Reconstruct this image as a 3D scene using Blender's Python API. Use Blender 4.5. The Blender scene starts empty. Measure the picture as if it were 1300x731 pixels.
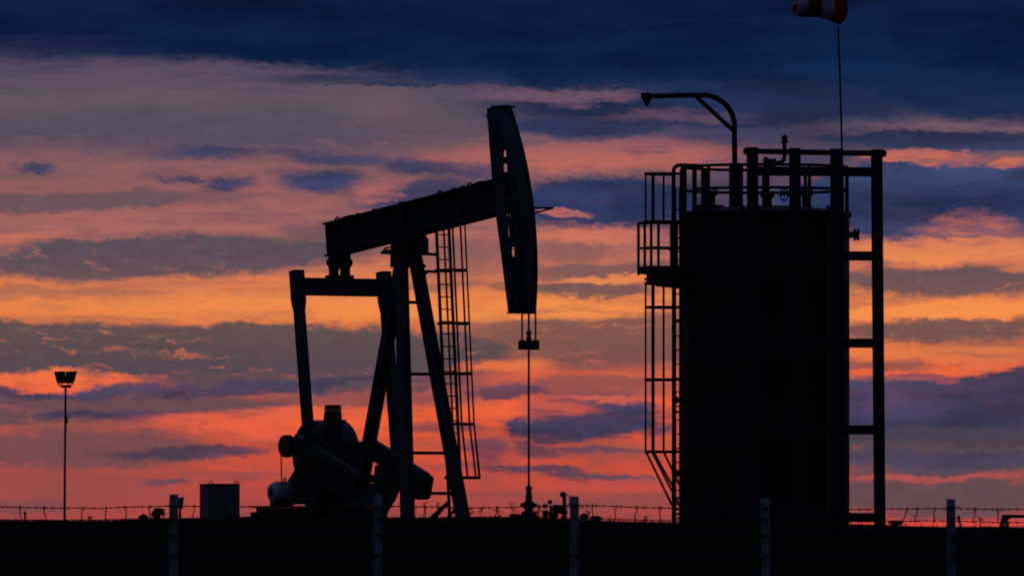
import bpy, bmesh, math, random
from mathutils import Vector, Matrix, noise
R = math.radians
random.seed(7)
scene = bpy.context.scene
col = scene.collection

# ------------------------------------------------------------------ survey
# The place was surveyed from the photograph: F is the focal length and HY the
# horizon (in photograph pixels), so a sighting plus a known depth gives a place.
F, CX, HY = 12820.0, 650.0, 672.0


def at(px, py, y):
    return Vector(((px - CX) * y / F, y, (HY - py) * y / F))


class Frame:
    """Local frame of one thing: origin on the ground, turned by rz."""
    def __init__(self, px, depth, rz=0.0):
        self.o = Vector(((px - CX) * depth / F, depth, 0.0))
        self.rz = rz
        self.c, self.s = math.cos(rz), math.sin(rz)

    def world(self, a, b, z=0.0):
        return Vector((self.o.x + a * self.c - b * self.s, self.o.y + a * self.s + b * self.c, z))

    def b(self, px, py, b):          # local point on the plane y = b
        k = (px - CX) / F
        a = (k * (self.o.y + b * self.c) - self.o.x + b * self.s) / (self.c - k * self.s)
        y = self.o.y + a * self.s + b * self.c
        return Vector((a, b, (HY - py) * y / F))

    def a(self, px, py, a):          # local point on the plane x = a
        k = (px - CX) / F
        b = (self.o.x + a * self.c - k * (self.o.y + a * self.s)) / (k * self.c + self.s)
        y = self.o.y + a * self.s + b * self.c
        return Vector((a, b, (HY - py) * y / F))


# ------------------------------------------------------------------ mesh builder
class MB:
    def __init__(self):
        self.v, self.f = [], []

    def add(self, vs, fs):
        n = len(self.v)
        self.v += [Vector(p) for p in vs]
        self.f += [tuple(i + n for i in f) for f in fs]
        return self

    def obox(self, c, ax, ay, az):   # box: centre and three half-axis vectors
        c, ax, ay, az = Vector(c), Vector(ax), Vector(ay), Vector(az)
        vs = [c + sx * ax + sy * ay + sz * az for sz in (-1, 1) for sy in (-1, 1) for sx in (-1, 1)]
        fs = [(0, 2, 3, 1), (4, 5, 7, 6), (0, 1, 5, 4), (2, 6, 7, 3), (0, 4, 6, 2), (1, 3, 7, 5)]
        return self.add(vs, fs)

    def box(self, x0, x1, y0, y1, z0, z1):
        return self.obox(((x0 + x1) / 2, (y0 + y1) / 2, (z0 + z1) / 2),
                         ((x1 - x0) / 2, 0, 0), (0, (y1 - y0) / 2, 0), (0, 0, (z1 - z0) / 2))

    def bar(self, p, q, w, h, side=None, w2=None, h2=None):   # w across 'side', h the third way
        p, q = Vector(p), Vector(q)
        d = (q - p).normalized()
        s = Vector(side) if side is not None else (Vector((0, 0, 1)) if abs(d.z) < .9 else Vector((1, 0, 0)))
        s = (s - d * s.dot(d)).normalized()
        t = d.cross(s)
        w2 = w if w2 is None else w2
        h2 = h if h2 is None else h2
        vs = []
        for c, ww, hh in ((p, w, h), (q, w2, h2)):
            vs += [c + s * (ww / 2 * i) + t * (hh / 2 * j) for i, j in ((-1, -1), (1, -1), (1, 1), (-1, 1))]
        return self.add(vs, [(3, 2, 1, 0), (4, 5, 6, 7)] + [(i, (i + 1) % 4, 4 + (i + 1) % 4, 4 + i) for i in range(4)])

    def ibeam(self, p, q, width, depth, side, tf=.04, tw=.04):   # flanges 'width' across side, 'depth' high
        p, q, s = Vector(p), Vector(q), Vector(side).normalized()
        d = (q - p).normalized()
        t = d.cross(s).normalized()
        for sg in (-1, 1):
            o = t * (sg * (depth / 2 - tf / 2))
            self.bar(p + o, q + o, width, tf, s)
        self.bar(p, q, tw, depth - 2 * tf - .004, s)
        return self

    def tube(self, pts, r, n=8, closed=False, r2=None):
        pts = [Vector(p) for p in pts]
        m = len(pts)
        if closed:
            d = [(pts[(i + 1) % m] - pts[i - 1]).normalized() for i in range(m)]
        else:
            d = [(pts[min(i + 1, m - 1)] - pts[max(i - 1, 0)]).normalized() for i in range(m)]
        ref = Vector((0, 0, 1)) if abs(d[0].z) < .9 else Vector((1, 0, 0))
        s = (ref - d[0] * ref.dot(d[0])).normalized()
        vs = []
        for i in range(m):
            s = (s - d[i] * s.dot(d[i])).normalized()
            t = d[i].cross(s)
            rr = r if r2 is None else r + (r2 - r) * i / (m - 1)
            vs += [pts[i] + (s * math.cos(k * 2 * math.pi / n) + t * math.sin(k * 2 * math.pi / n)) * rr for k in range(n)]
        fs = []
        for i in range(m if closed else m - 1):
            j = (i + 1) % m
            fs += [(i * n + k, i * n + (k + 1) % n, j * n + (k + 1) % n, j * n + k) for k in range(n)]
        if not closed:
            fs += [tuple(range(n - 1, -1, -1)), tuple((m - 1) * n + k for k in range(n))]
        return self.add(vs, fs)

    def cyl(self, p, q, r, r2=None, n=24):
        return self.tube([p, q], r, n, r2=r if r2 is None else r2)

    def lathe(self, base, axis, prof, n=24):   # prof: (distance along axis, radius)
        base, d = Vector(base), Vector(axis).normalized()
        ref = Vector((0, 0, 1)) if abs(d.z) < .9 else Vector((1, 0, 0))
        s = (ref - d * ref.dot(d)).normalized()
        t = d.cross(s)
        vs = []
        for h, r in prof:
            vs += [base + d * h + (s * math.cos(k * 2 * math.pi / n) + t * math.sin(k * 2 * math.pi / n)) * r for k in range(n)]
        fs = [(i * n + k, i * n + (k + 1) % n, (i + 1) * n + (k + 1) % n, (i + 1) * n + k)
              for i in range(len(prof) - 1) for k in range(n)]
        fs += [tuple(range(n - 1, -1, -1)), tuple((len(prof) - 1) * n + k for k in range(n))]
        return self.add(vs, fs)

    def prism(self, outline, ext):
        ext = Vector(ext)
        n = len(outline)
        vs = [Vector(p) for p in outline] + [Vector(p) + ext for p in outline]
        return self.add(vs, [tuple(range(n - 1, -1, -1)), tuple(range(n, 2 * n))]
                        + [(i, (i + 1) % n, n + (i + 1) % n, n + i) for i in range(n)])

    def sphere(self, c, r, n=10, sq=(1, 1, 1)):
        c = Vector(c)
        vs = [c + Vector((0, 0, r * sq[2]))]
        m = n // 2
        for i in range(1, m):
            th = math.pi * i / m
            vs += [c + Vector((r * sq[0] * math.sin(th) * math.cos(2 * math.pi * k / n),
                               r * sq[1] * math.sin(th) * math.sin(2 * math.pi * k / n), r * sq[2] * math.cos(th))) for k in range(n)]
        vs.append(c - Vector((0, 0, r * sq[2])))
        fs = [(0, 1 + k, 1 + (k + 1) % n) for k in range(n)]
        for i in range(m - 2):
            a = 1 + i * n
            fs += [(a + k, a + n + k, a + n + (k + 1) % n, a + (k + 1) % n) for k in range(n)]
        a, L = 1 + (m - 2) * n, len(vs) - 1
        fs += [(a + k, L, a + (k + 1) % n) for k in range(n)]
        return self.add(vs, fs)

    def build(self, name, mat, parent=None, bevel=0, smooth=True):
        me = bpy.data.meshes.new(name)
        me.from_pydata([tuple(p) for p in self.v], [], self.f)
        bm = bmesh.new(); bm.from_mesh(me)
        bmesh.ops.recalc_face_normals(bm, faces=bm.faces)
        bm.to_mesh(me); bm.free()
        if smooth:
            me.shade_smooth()
            me.set_sharp_from_angle(angle=R(38))
        me.materials.append(mat)
        o = bpy.data.objects.new(name, me)
        col.objects.link(o)
        if parent:
            o.parent = parent
        if bevel:
            m = o.modifiers.new('bevel', 'BEVEL'); m.width = bevel; m.segments = 2; m.limit_method = 'ANGLE'
        return o

    def pieces(self, name, mat, parent=None, bevel=0, smooth=True):   # every loose piece becomes an object of its own
        par = list(range(len(self.v)))

        def find(i):
            while par[i] != i:
                par[i] = par[par[i]]; i = par[i]
            return i
        for f in self.f:
            for i in f[1:]:
                par[find(i)] = find(f[0])
        groups = {}
        for f in self.f:
            groups.setdefault(find(f[0]), []).append(f)
        out = []
        for fs in groups.values():
            ids = sorted({i for f in fs for i in f}); mp = {i: k for k, i in enumerate(ids)}
            m = MB(); m.v = [self.v[i] for i in ids]; m.f = [tuple(mp[i] for i in f) for f in fs]
            out.append(m.build(name, mat, parent, bevel, smooth))
        return out


def holder(name, parent):            # a part made of several pieces
    o = bpy.data.objects.new(name, None); o.empty_display_size = .2
    col.objects.link(o); o.parent = parent
    return o


def tag(o, label=None, cat=None, group=None, kind=None):
    if label: o['label'] = label
    if cat: o['category'] = cat
    if group: o['group'] = group
    if kind: o['kind'] = kind
    return o


def thing(name, label, cat, loc=(0, 0, 0), rz=0.0, group=None):
    o = bpy.data.objects.new(name, None)
    o.empty_display_size = .3
    col.objects.link(o)
    o.location = loc; o.rotation_euler = (0, 0, rz)
    return tag(o, label, cat, group)


def again(src, loc=(0, 0, 0), rot=(0, 0, 0)):   # a further copy of one part, with its sub-parts
    o = src.copy(); col.objects.link(o); o.parent = src.parent
    o.location = loc; o.rotation_euler = rot
    for ch in src.children:
        c = ch.copy(); col.objects.link(c); c.parent = o
    return o


# ------------------------------------------------------------------ materials
def paint(name, base, rough=.55, rust=.25, metal=0.0, scale=3.0, spec=.5, coat2=None):
    m = bpy.data.materials.new(name); m.use_nodes = True
    nt = m.node_tree; N, L = nt.nodes, nt.links
    bs = N['Principled BSDF']
    tc = N.new('ShaderNodeTexCoord')
    n1 = N.new('ShaderNodeTexNoise'); n1.inputs['Scale'].default_value = scale
    n1.inputs['Detail'].default_value = 8; n1.inputs['Roughness'].default_value = .65
    mp = N.new('ShaderNodeMapping'); mp.inputs['Scale'].default_value = (1, 1, .35)
    L.new(tc.outputs['Object'], mp.inputs[0]); L.new(mp.outputs[0], n1.inputs['Vector'])
    cr = N.new('ShaderNodeValToRGB')
    cr.color_ramp.elements[0].position = .5; cr.color_ramp.elements[1].position = .72
    cr.color_ramp.elements[0].color = (0, 0, 0, 1); cr.color_ramp.elements[1].color = (rust, rust, rust, 1)
    L.new(n1.outputs['Fac'], cr.inputs[0])
    mx = N.new('ShaderNodeMix'); mx.data_type = 'RGBA'
    mx.inputs['A'].default_value = (*base, 1); mx.inputs['B'].default_value = (.11, .045, .02, 1)
    if coat2: mx.inputs['B'].default_value = (*coat2, 1)
    L.new(cr.outputs[0], mx.inputs['Factor']); L.new(mx.outputs['Result'], bs.inputs['Base Color'])
    mr = N.new('ShaderNodeMapRange'); mr.inputs['To Min'].default_value = rough - .1; mr.inputs['To Max'].default_value = min(1, rough + .25)
    L.new(n1.outputs['Fac'], mr.inputs['Value']); L.new(mr.outputs[0], bs.inputs['Roughness'])
    bs.inputs['Metallic'].default_value = metal
    bs.inputs['Specular IOR Level'].default_value = spec
    n2 = N.new('ShaderNodeTexNoise'); n2.inputs['Scale'].default_value = 40; n2.inputs['Detail'].default_value = 4
    L.new(tc.outputs['Object'], n2.inputs['Vector'])
    bp = N.new('ShaderNodeBump'); bp.inputs['Strength'].default_value = .12; bp.inputs['Distance'].default_value = .01
    L.new(n2.outputs['Fac'], bp.inputs['Height']); L.new(bp.outputs[0], bs.inputs['Normal'])
    return m


M = {
    'jack': paint('jack_paint', (.06, .075, .085), .5, .5, spec=.25),
    'dark': paint('dark_steel', (.035, .035, .038), .5, .6, spec=.25),
    'galv': paint('galvanised_steel', (.16, .17, .18), .45, .2, metal=.3, spec=.3),
    'weight': paint('counterweight_iron', (.04, .045, .05), .65, .5, spec=.2),
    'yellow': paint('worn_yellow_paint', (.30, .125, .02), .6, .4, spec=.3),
    'motor': paint('motor_pale_paint', (.62, .64, .66), .45, .15, spec=.4),
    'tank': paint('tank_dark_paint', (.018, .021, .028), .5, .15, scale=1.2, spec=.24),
    'frame': paint('frame_dark_paint', (.03, .03, .032), .6, .4, spec=.2),
    'cable': paint('steel_rope', (.05, .05, .055), .5, .3, metal=.4),
    'lamp': paint('lamp_housing', (.04, .042, .045), .5, .1),
    'cabinet': paint('cabinet_grey', (.13, .14, .15), .5, .15, spec=.3),
    'concrete': paint('weathered_concrete', (.25, .265, .27), .9, .9, scale=6, spec=.1, coat2=(.1, .105, .1)),
    'wire': paint('rusty_wire', (.06, .05, .045), .6, .6, metal=.3),
    'wood': paint('grey_timber', (.1, .085, .07), .85, .3, spec=.2),
}


def leaf_mat(name, c1, c2, rough=.8):
    m = bpy.data.materials.new(name); m.use_nodes = True
    N, L = m.node_tree.nodes, m.node_tree.links
    bs = N['Principled BSDF']; bs.inputs['Roughness'].default_value = rough
    bs.inputs['Specular IOR Level'].default_value = 0
    tc = N.new('ShaderNodeTexCoord'); n = N.new('ShaderNodeTexNoise'); n.inputs['Scale'].default_value = .9
    n.inputs['Detail'].default_value = 8
    L.new(tc.outputs['Object'], n.inputs['Vector'])
    mx = N.new('ShaderNodeMix'); mx.data_type = 'RGBA'
    mx.inputs['A'].default_value = (*c1, 1); mx.inputs['B'].default_value = (*c2, 1)
    mr = N.new('ShaderNodeMapRange'); mr.inputs['From Min'].default_value = .35; mr.inputs['From Max'].default_value = .65
    L.new(n.outputs['Fac'], mr.inputs['Value']); L.new(mr.outputs[0], mx.inputs['Factor'])
    L.new(mx.outputs['Result'], bs.inputs['Base Color'])
    return m


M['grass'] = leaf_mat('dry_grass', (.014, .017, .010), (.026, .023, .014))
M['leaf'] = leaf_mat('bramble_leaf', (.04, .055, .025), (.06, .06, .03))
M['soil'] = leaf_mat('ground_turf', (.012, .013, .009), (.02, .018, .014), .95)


def cloth(name, c):
    m = bpy.data.materials.new(name); m.use_nodes = True
    N, L = m.node_tree.nodes, m.node_tree.links
    out = N['Material Output']; N.remove(N['Principled BSDF'])
    d = N.new('ShaderNodeBsdfDiffuse'); t = N.new('ShaderNodeBsdfTranslucent'); mx = N.new('ShaderNodeMixShader')
    tc = N.new('ShaderNodeTexCoord'); n = N.new('ShaderNodeTexNoise'); n.inputs['Scale'].default_value = 6
    L.new(tc.outputs['Object'], n.inputs['Vector'])
    mc = N.new('ShaderNodeMix'); mc.data_type = 'RGBA'
    mc.inputs['A'].default_value = (*c, 1); mc.inputs['B'].default_value = (*[x * .75 for x in c], 1)
    L.new(n.outputs['Fac'], mc.inputs['Factor'])
    L.new(mc.outputs['Result'], d.inputs[0]); L.new(mc.outputs['Result'], t.inputs[0])
    mx.inputs[0].default_value = .65
    L.new(d.outputs[0], mx.inputs[1]); L.new(t.outputs[0], mx.inputs[2]); L.new(mx.outputs[0], out.inputs[0])
    return m


M['red_cloth'] = cloth('red_cloth', (.5, .035, .03))
M['white_cloth'] = cloth('white_cloth', (.8, .74, .8))

# ------------------------------------------------------------------ sky
def lin(c):
    return tuple(((x / 255) / 12.92 if x / 255 <= .04045 else ((x / 255 + .055) / 1.055) ** 2.4) for x in c)


def build_world():
    w = bpy.data.worlds.new('World'); scene.world = w; w.use_nodes = True
    nt = w.node_tree; N, L = nt.nodes, nt.links
    N.clear()

    def nd(t, **kw):
        n = N.new(t)
        for k, v in kw.items(): setattr(n, k, v)
        return n

    def put(sock, v):
        if hasattr(v, 'is_output'): L.new(v, sock)
        else: sock.default_value = v

    def math_(op, a, b=None, c=None, clamp=False):
        n = nd('ShaderNodeMath', operation=op); n.use_clamp = clamp
        put(n.inputs[0], a)
        if b is not None: put(n.inputs[1], b)
        if c is not None: put(n.inputs[2], c)
        return n.outputs[0]

    def vmath(op, a, b=None, c=None):
        n = nd('ShaderNodeVectorMath', operation=op)
        put(n.inputs[0], a)
        if b is not None: put(n.inputs[1], b)
        if c is not None: put(n.inputs[2], c)
        return n.outputs['Value'] if op in ('LENGTH', 'DOT_PRODUCT') else n.outputs['Vector']

    def step(v, a, b, lo=0.0, hi=1.0):
        n = nd('ShaderNodeMapRange', interpolation_type='SMOOTHSTEP')
        put(n.inputs['Value'], v)
        n.inputs['From Min'].default_value = a; n.inputs['From Max'].default_value = b
        n.inputs['To Min'].default_value = lo; n.inputs['To Max'].default_value = hi
        return n.outputs[0]

    def mix(f, a, b):
        n = nd('ShaderNodeMix', data_type='RGBA')
        put(n.inputs['Factor'], f); put(n.inputs['A'], a); put(n.inputs['B'], b)
        return n.outputs['Result']

    def fbm(vec, scale, detail=6, rough=.55):
        n = nd('ShaderNodeTexNoise'); n.inputs['Scale'].default_value = scale
        n.inputs['Detail'].default_value = detail; n.inputs['Roughness'].default_value = rough
        put(n.inputs['Vector'], vec)
        return n

    def ramp(v, stops):
        n = nd('ShaderNodeValToRGB'); put(n.inputs[0], v)
        e = n.color_ramp.elements
        for i, (p, c) in enumerate(stops):
            el = e[i] if i < 2 else e.new(p / 740)
            el.position = p / 740; el.color = (*lin(c), 1)
        return n.outputs[0]

    tc = nd('ShaderNodeTexCoord')
    sep = nd('ShaderNodeSeparateXYZ'); L.new(tc.outputs['Generated'], sep.inputs[0])
    az = math_('ARCTAN2', sep.outputs['X'], sep.outputs['Y'])
    el = math_('ARCSINE', sep.outputs['Z'])
    X = math_('MULTIPLY_ADD', az, F / 100, CX / 100)            # hundreds of arc units east
    Y = math_('MULTIPLY_ADD', el, -F / 100, HY / 100)           # and down from the zenith side
    cmb = nd('ShaderNodeCombineXYZ'); L.new(X, cmb.inputs[0]); L.new(Y, cmb.inputs[1])
    P0 = cmb.outputs[0]
    # turbulent warp, stretched along the wind
    w1 = fbm(vmath('MULTIPLY', P0, (.7, 2.6, 1)), 1.0, 7, .6)
    off = vmath('MULTIPLY', vmath('SUBTRACT', w1.outputs['Color'], (.5, .5, .5)), (1.5, .42, 0))
    w2 = fbm(vmath('MULTIPLY', P0, (3.2, 8.0, 1)), 1.0, 5, .65)
    off2 = vmath('MULTIPLY', vmath('SUBTRACT', w2.outputs['Color'], (.5, .5, .5)), (.30, .11, 0))
    w3 = fbm(vmath('MULTIPLY', P0, (9.0, 14.0, 1)), 1.0, 4, .6)
    off3 = vmath('MULTIPLY', vmath('SUBTRACT', w3.outputs['Color'], (.5, .5, .5)), (.2, .12, 0))
    P = vmath('ADD', vmath('ADD', vmath('ADD', P0, off), off2), off3)
    sp = nd('ShaderNodeSeparateXYZ'); L.new(P, sp.inputs[0])
    sheared = {0: P}

    def shear(k):
        if k not in sheared:
            yy = math_('MULTIPLY_ADD', sp.outputs[0], -k, sp.outputs[1])
            c = nd('ShaderNodeCombineXYZ'); L.new(sp.outputs[0], c.inputs[0]); L.new(yy, c.inputs[1])
            sheared[k] = c.outputs[0]
        return sheared[k]

    def field(blobs):
        acc = None
        for cx, cy, rx, ry, op, soft, *t in blobs:
            k = t[0] if t else 0
            cx, cy, rx, ry = cx / 100, cy / 100, rx / 100, ry / 100
            cy -= k * cx
            q = vmath('MULTIPLY_ADD', shear(k), (1 / rx, 1 / ry, 0), (-cx / rx, -cy / ry, 0))
            d = step(vmath('LENGTH', q), 1 + soft, 1 - soft, 0, op)
            acc = d if acc is None else math_('MAXIMUM', acc, d)
        return acc

    v = math_('DIVIDE', Y, 7.4, clamp=True)
    vw = math_('DIVIDE', math_('MULTIPLY_ADD', math_('SUBTRACT', w1.outputs['Fac'], .5), .8, Y), 7.4, clamp=True)
    base = ramp(vw, BASE)
    veil = ramp(v, VEIL)
    dark = ramp(v, DARK)
    lit = ramp(v, LIT)
    # thin streaks of high cloud everywhere
    s1 = fbm(vmath('MULTIPLY', P0, (.28, 4.2, 1)), 1.0, 6, .6)
    s2 = fbm(vmath('MULTIPLY', P0, (1.1, 6.5, 3)), 1.0, 7, .62)
    streak = math_('MULTIPLY', step(s1.outputs['Fac'], .47, .66), .55)
    fine = math_('MULTIPLY', step(s2.outputs['Fac'], .46, .66), .42)
    B = math_('MAXIMUM', field(VEILS), math_('MAXIMUM', streak, fine))
    tear = step(s2.outputs['Fac'], .36, .52, .55, 1.0)
    tear = math_('MAXIMUM', tear, step(Y, 2.6, 1.6))
    A = math_('MULTIPLY', field(DARKS), math_('MULTIPLY_ADD', tear, .1, .9))
    Lf = math_('MULTIPLY', field(LITS), step(s2.outputs['Fac'], .34, .52, .35, 1.0))
    # ripples: small lit breaks in the veils, slow light and dark drifts in the heavy banks
    s3 = fbm(vmath('ADD', vmath('MULTIPLY', P, (2.6, 11.0, 1)), (7.3, 2.1, 5.0)), 1.0, 6, .6)
    s4 = fbm(vmath('ADD', vmath('MULTIPLY', P, (.45, 2.4, 1)), (3.7, 9.2, 1.0)), 1.0, 5, .55)
    B = math_('MULTIPLY', B, math_('SUBTRACT', 1.0, math_('MULTIPLY', step(s3.outputs['Fac'], .54, .70), math_('MULTIPLY', step(s4.outputs['Fac'], .42, .6), .5))))
    tone = vmath('SCALE', dark); L.new(math_('MULTIPLY_ADD', step(s4.outputs['Fac'], .32, .68), .55, .68), tone.node.inputs['Scale'])
    grey = vmath('SCALE', veil); L.new(math_('MULTIPLY_ADD', s3.outputs['Fac'], .45, .78), grey.node.inputs['Scale'])
    dark, veil = tone, grey
    c = mix(B, base, veil)
    c = mix(A, c, dark)
    c = mix(Lf, c, lit)
    # the cloud deck overhead and towards the east, away from the sunset
    deck = mix(step(s2.outputs['Fac'], .3, .7), (*DECK[0], 1), (*DECK[1], 1))
    fill_glow = mix(step(s2.outputs['Fac'], .3, .7), (.06, .036, .09, 1), (.075, .044, .11, 1))  # unseen brighter sky above the view, added to light the windsock from behind
    high = mix(step(el, R(4.5), R(14)), deck, fill_glow)
    c = mix(step(el, R(3.3), R(6)), c, high)
    c = mix(step(math_('ABSOLUTE', az), R(6), R(75)), c, deck)
    c = mix(step(el, R(20), R(60)), c, (.064, .082, .19, 1))       # sky overhead, out of view, brightened to light the windsock
    sky = nd('ShaderNodeTexSky', sky_type='NISHITA')
    sky.sun_disc = False; sky.sun_elevation = SUN_EL; sky.sun_rotation = SUN_AZ
    sky.dust_density = 3.0; sky.ozone_density = 4.0
    cover = math_('SUBTRACT', 1.0, math_('MAXIMUM', math_('MAXIMUM', A, B), step(el, R(1.5), R(4), 0, .95)))
    cs = vmath('MULTIPLY', c, (10.0, 10.0, 10.0))
    add = vmath('ADD', cs, vmath('SCALE', sky.outputs[0]))
    sc_ = add.node.inputs[1].links[0].from_node
    L.new(math_('MULTIPLY', cover, NISHITA_SHARE), sc_.inputs['Scale'])
    bg = nd('ShaderNodeBackground'); L.new(add, bg.inputs[0]); bg.inputs[1].default_value = .1
    out = nd('ShaderNodeOutputWorld'); L.new(bg.outputs[0], out.inputs[0])


SUN_EL, SUN_AZ, NISHITA_SHARE = R(1.0), R(2.0), .004
DECK = ((.006, .011, .026), (.009, .015, .033))
BASE = [(0, (16, 30, 68)), (60, (40, 44, 82)), (85, (90, 75, 95)), (130, (100, 85, 98)), (190, (128, 89, 96)),
        (240, (152, 95, 92)), (290, (168, 102, 97)), (335, (210, 118, 85)), (380, (230, 128, 73)), (430, (230, 120, 69)),
        (475, (236, 100, 60)), (530, (229, 92, 53)), (590, (205, 78, 57)), (640, (178, 72, 65)), (672, (169, 68, 63))]
VEIL = [(0, (14, 27, 64)), (80, (36, 47, 79)), (130, (85, 77, 91)), (180, (83, 75, 93)), (250, (97, 79, 89)), (320, (83, 75, 89)),
        (380, (109, 83, 83)), (440, (91, 75, 79)), (490, (83, 71, 83)), (540, (83, 71, 81)), (600, (95, 73, 79)), (660, (103, 73, 79))]
DARK = [(0, (13, 27, 62)), (70, (11, 31, 66)), (110, (20, 40, 76)), (160, (34, 48, 84)), (215, (54, 66, 102)), (260, (42, 54, 92)),
        (330, (60, 64, 96)), (430, (74, 68, 92)), (490, (76, 66, 94)), (530, (64, 59, 88)), (575, (72, 64, 88)), (650, (90, 70, 84))]
LIT = [(0, (70, 60, 100)), (120, (116, 86, 104)), (165, (128, 90, 106)), (205, (200, 106, 88)), (240, (186, 104, 96)), (290, (200, 112, 92)), (330, (234, 136, 82)), (400, (246, 144, 74)),
       (450, (238, 124, 70)), (485, (242, 108, 64)), (540, (242, 98, 62)), (610, (190, 84, 80)), (655, (214, 72, 64))]
# cloud banks: azimuth, height, half-length, half-height, density, edge softness, tilt
VEILS = [
    (270, 444, 400, 35, 1, .16), (390, 476, 250, 26, .97, .3), (100, 518, 320, 27, .92, .3), (60, 445, 200, 40, 1, .16), (440, 506, 220, 12, .7, .5), (760, 430, 200, 44, .85, .45), (760, 490, 100, 14, .7, .5),
    (200, 326, 290, 27, .97, .25, -.04), (40, 338, 110, 14, .8, .4), (430, 306, 90, 24, .8, .5), (60, 255, 230, 13, .85, .35, -.02), (230, 253, 150, 6, .6, .5), (230, 166, 420, 30, .9, .5, .02),
    (620, 165, 190, 34, .7, .5), (1220, 360, 170, 20, .95, .3), (1210, 420, 180, 18, .9, .35), (1250, 446, 120, 12, .7, .4), (1180, 568, 220, 42, 1, .3), (1110, 462, 80, 9, .7, .4),
    (1200, 628, 240, 24, 1, .35), (770, 340, 120, 12, .8, .4, -.05), (740, 365, 110, 10, .9, .3), (720, 318, 60, 16, .6, .5), (90, 568, 200, 28, .85, .4), (80, 612, 170, 34, .5, .7),
    (760, 575, 90, 14, .5, .5), (735, 642, 80, 9, .6, .5), (30, 640, 70, 14, .7, .5), (560, 362, 80, 9, .6, .5), (590, 330, 90, 26, .55, .5),
    (180, 545, 200, 9, .5, .5), (40, 372, 60, 8, .5, .5), (900, 640, 300, 12, .4, .6), (350, 395, 70, 4, .7, .4),
]
DARKS = [
    (650, -40, 1500, 96, 1, .12), (430, 55, 330, 28, 1, .25), (860, 70, 460, 46, 1, .25), (1250, 60, 260, 92, 1, .15),
    (60, 56, 150, 18, .6, .6), (920, 120, 330, 48, .95, .3), (760, 160, 130, 18, .9, .4), (1200, 182, 190, 16, .95, .3),
    (980, 185, 190, 40, .75, .5), (1210, 255, 240, 50, 1, .15), (770, 256, 140, 34, 1, .25), (960, 260, 200, 50, .8, .5),
    (560, 214, 100, 11, .85, .5, .05), (530, 246, 85, 20, .9, .4, -.12), (410, 231, 54, 14, .95, .55, .05), (425, 202, 70, 9, .85, .65, .08),
    (270, 196, 66, 8, .85, .65, .03), (287, 234, 36, 10, .9, .6), (225, 227, 38, 5, .7, .65, .1), (42, 214, 33, 6, .85, .6, .05),
    (470, 98, 130, 8, .7, .5), (640, 95, 170, 14, .95, .4), (560, 107, 160, 4, .8, .5),
    (90, 496, 140, 9, .9, .4), (330, 491, 190, 7, .9, .4, -.06), (170, 527, 110, 8, .85, .4), (250, 571, 110, 8, .85, .35, -.03), (205, 614, 22, 5, .75, .5),
    (755, 530, 105, 31, 1, .18), (690, 536, 50, 20, 1, .25), (700, 552, 55, 11, .9, .35), (640, 496, 60, 9, .85, .4), (688, 574, 28, 12, .75, .5), (625, 574, 30, 20, .7, .5), (760, 574, 50, 5, .7, .5),
    (725, 602, 120, 5, .85, .45, .05), (1200, 514, 230, 34, 1, .14), (1280, 496, 90, 32, 1, .15), (1140, 512, 150, 32, 1, .18), (1180, 555, 160, 14, .5, .5), (1190, 584, 180, 11, .9, .35),
    (1200, 476, 60, 4, .7, .4), (560, 545, 60, 8, .5, .5),
]
LITS = [
    (60, 482, 95, 12, 1, .25), (700, 120, 110, 9, .8, .5), (850, 146, 90, 7, .45, .6), (760, 196, 190, 20, .75, .45), (1165, 163, 110, 6, .22, .5),
    (1160, 204, 80, 6, 1, .35), (1290, 207, 28, 5, .9, .4), (1235, 290, 70, 14, .7, .5), (760, 297, 80, 9, .8, .5), (715, 270, 34, 5, .8, .4, .15), (780, 352, 80, 6, .8, .4),
    (1190, 320, 210, 14, 1, .25), (1190, 394, 200, 9, 1, .3), (1190, 450, 170, 10, .7, .5), (330, 386, 240, 14, .7, .6), (500, 398, 160, 10, .8, .5),
    (720, 390, 110, 14, .9, .4), (330, 535, 160, 14, .8, .45), (650, 520, 90, 12, .6, .5), (1170, 604, 100, 4, .6, .5), (1200, 660, 220, 6, .95, .3),
    (760, 505, 60, 5, .6, .5), (640, 465, 60, 8, .7, .5), (800, 620, 160, 10, .3, .6), (480, 244, 30, 9, .7, .5, -.3),
]
build_world()
sun = bpy.data.lights.new('sun', 'SUN'); sun.energy = .1; sun.angle = R(.5); sun.color = (1, .4, .36)
so = bpy.data.objects.new('sun', sun); col.objects.link(so)
_d = Vector((math.sin(SUN_AZ) * math.cos(SUN_EL), math.cos(SUN_AZ) * math.cos(SUN_EL), math.sin(SUN_EL)))
so.rotation_euler = _d.to_track_quat('Z', 'Y').to_euler(); so.location = (0, 0, 40)

# ------------------------------------------------------------------ camera
cam = bpy.data.cameras.new('camera'); co = bpy.data.objects.new('camera', cam); col.objects.link(co)
cam.sensor_fit = 'HORIZONTAL'; cam.sensor_width = 36; cam.lens = F / 1300 * 36
cam.shift_y = (HY - 365.5) / 1300
cam.clip_start = 1; cam.clip_end = 20000
co.location = (0, 0, 0); co.rotation_euler = (R(90), 0, 0)
scene.camera = co
vs = scene.view_settings
scene.cycles.filter_width = 1.9
vs.view_transform = 'Standard'; vs.look = 'None'; vs.exposure = 0; vs.gamma = 1; vs.use_curve_mapping = False

# ------------------------------------------------------------------ ground
def ease(t):
    t = max(0.0, min(1.0, t)); return t * t * (3 - 2 * t)


CREST = [(-400, 661), (0, 661), (120, 661.5), (190, 659), (300, 657.5), (420, 658.5), (540, 658), (640, 657), (740, 659.5), (800, 663),
         (900, 665), (1110, 666), (1180, 668), (1300, 670), (1700, 672)]
YC = 160.0


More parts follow.
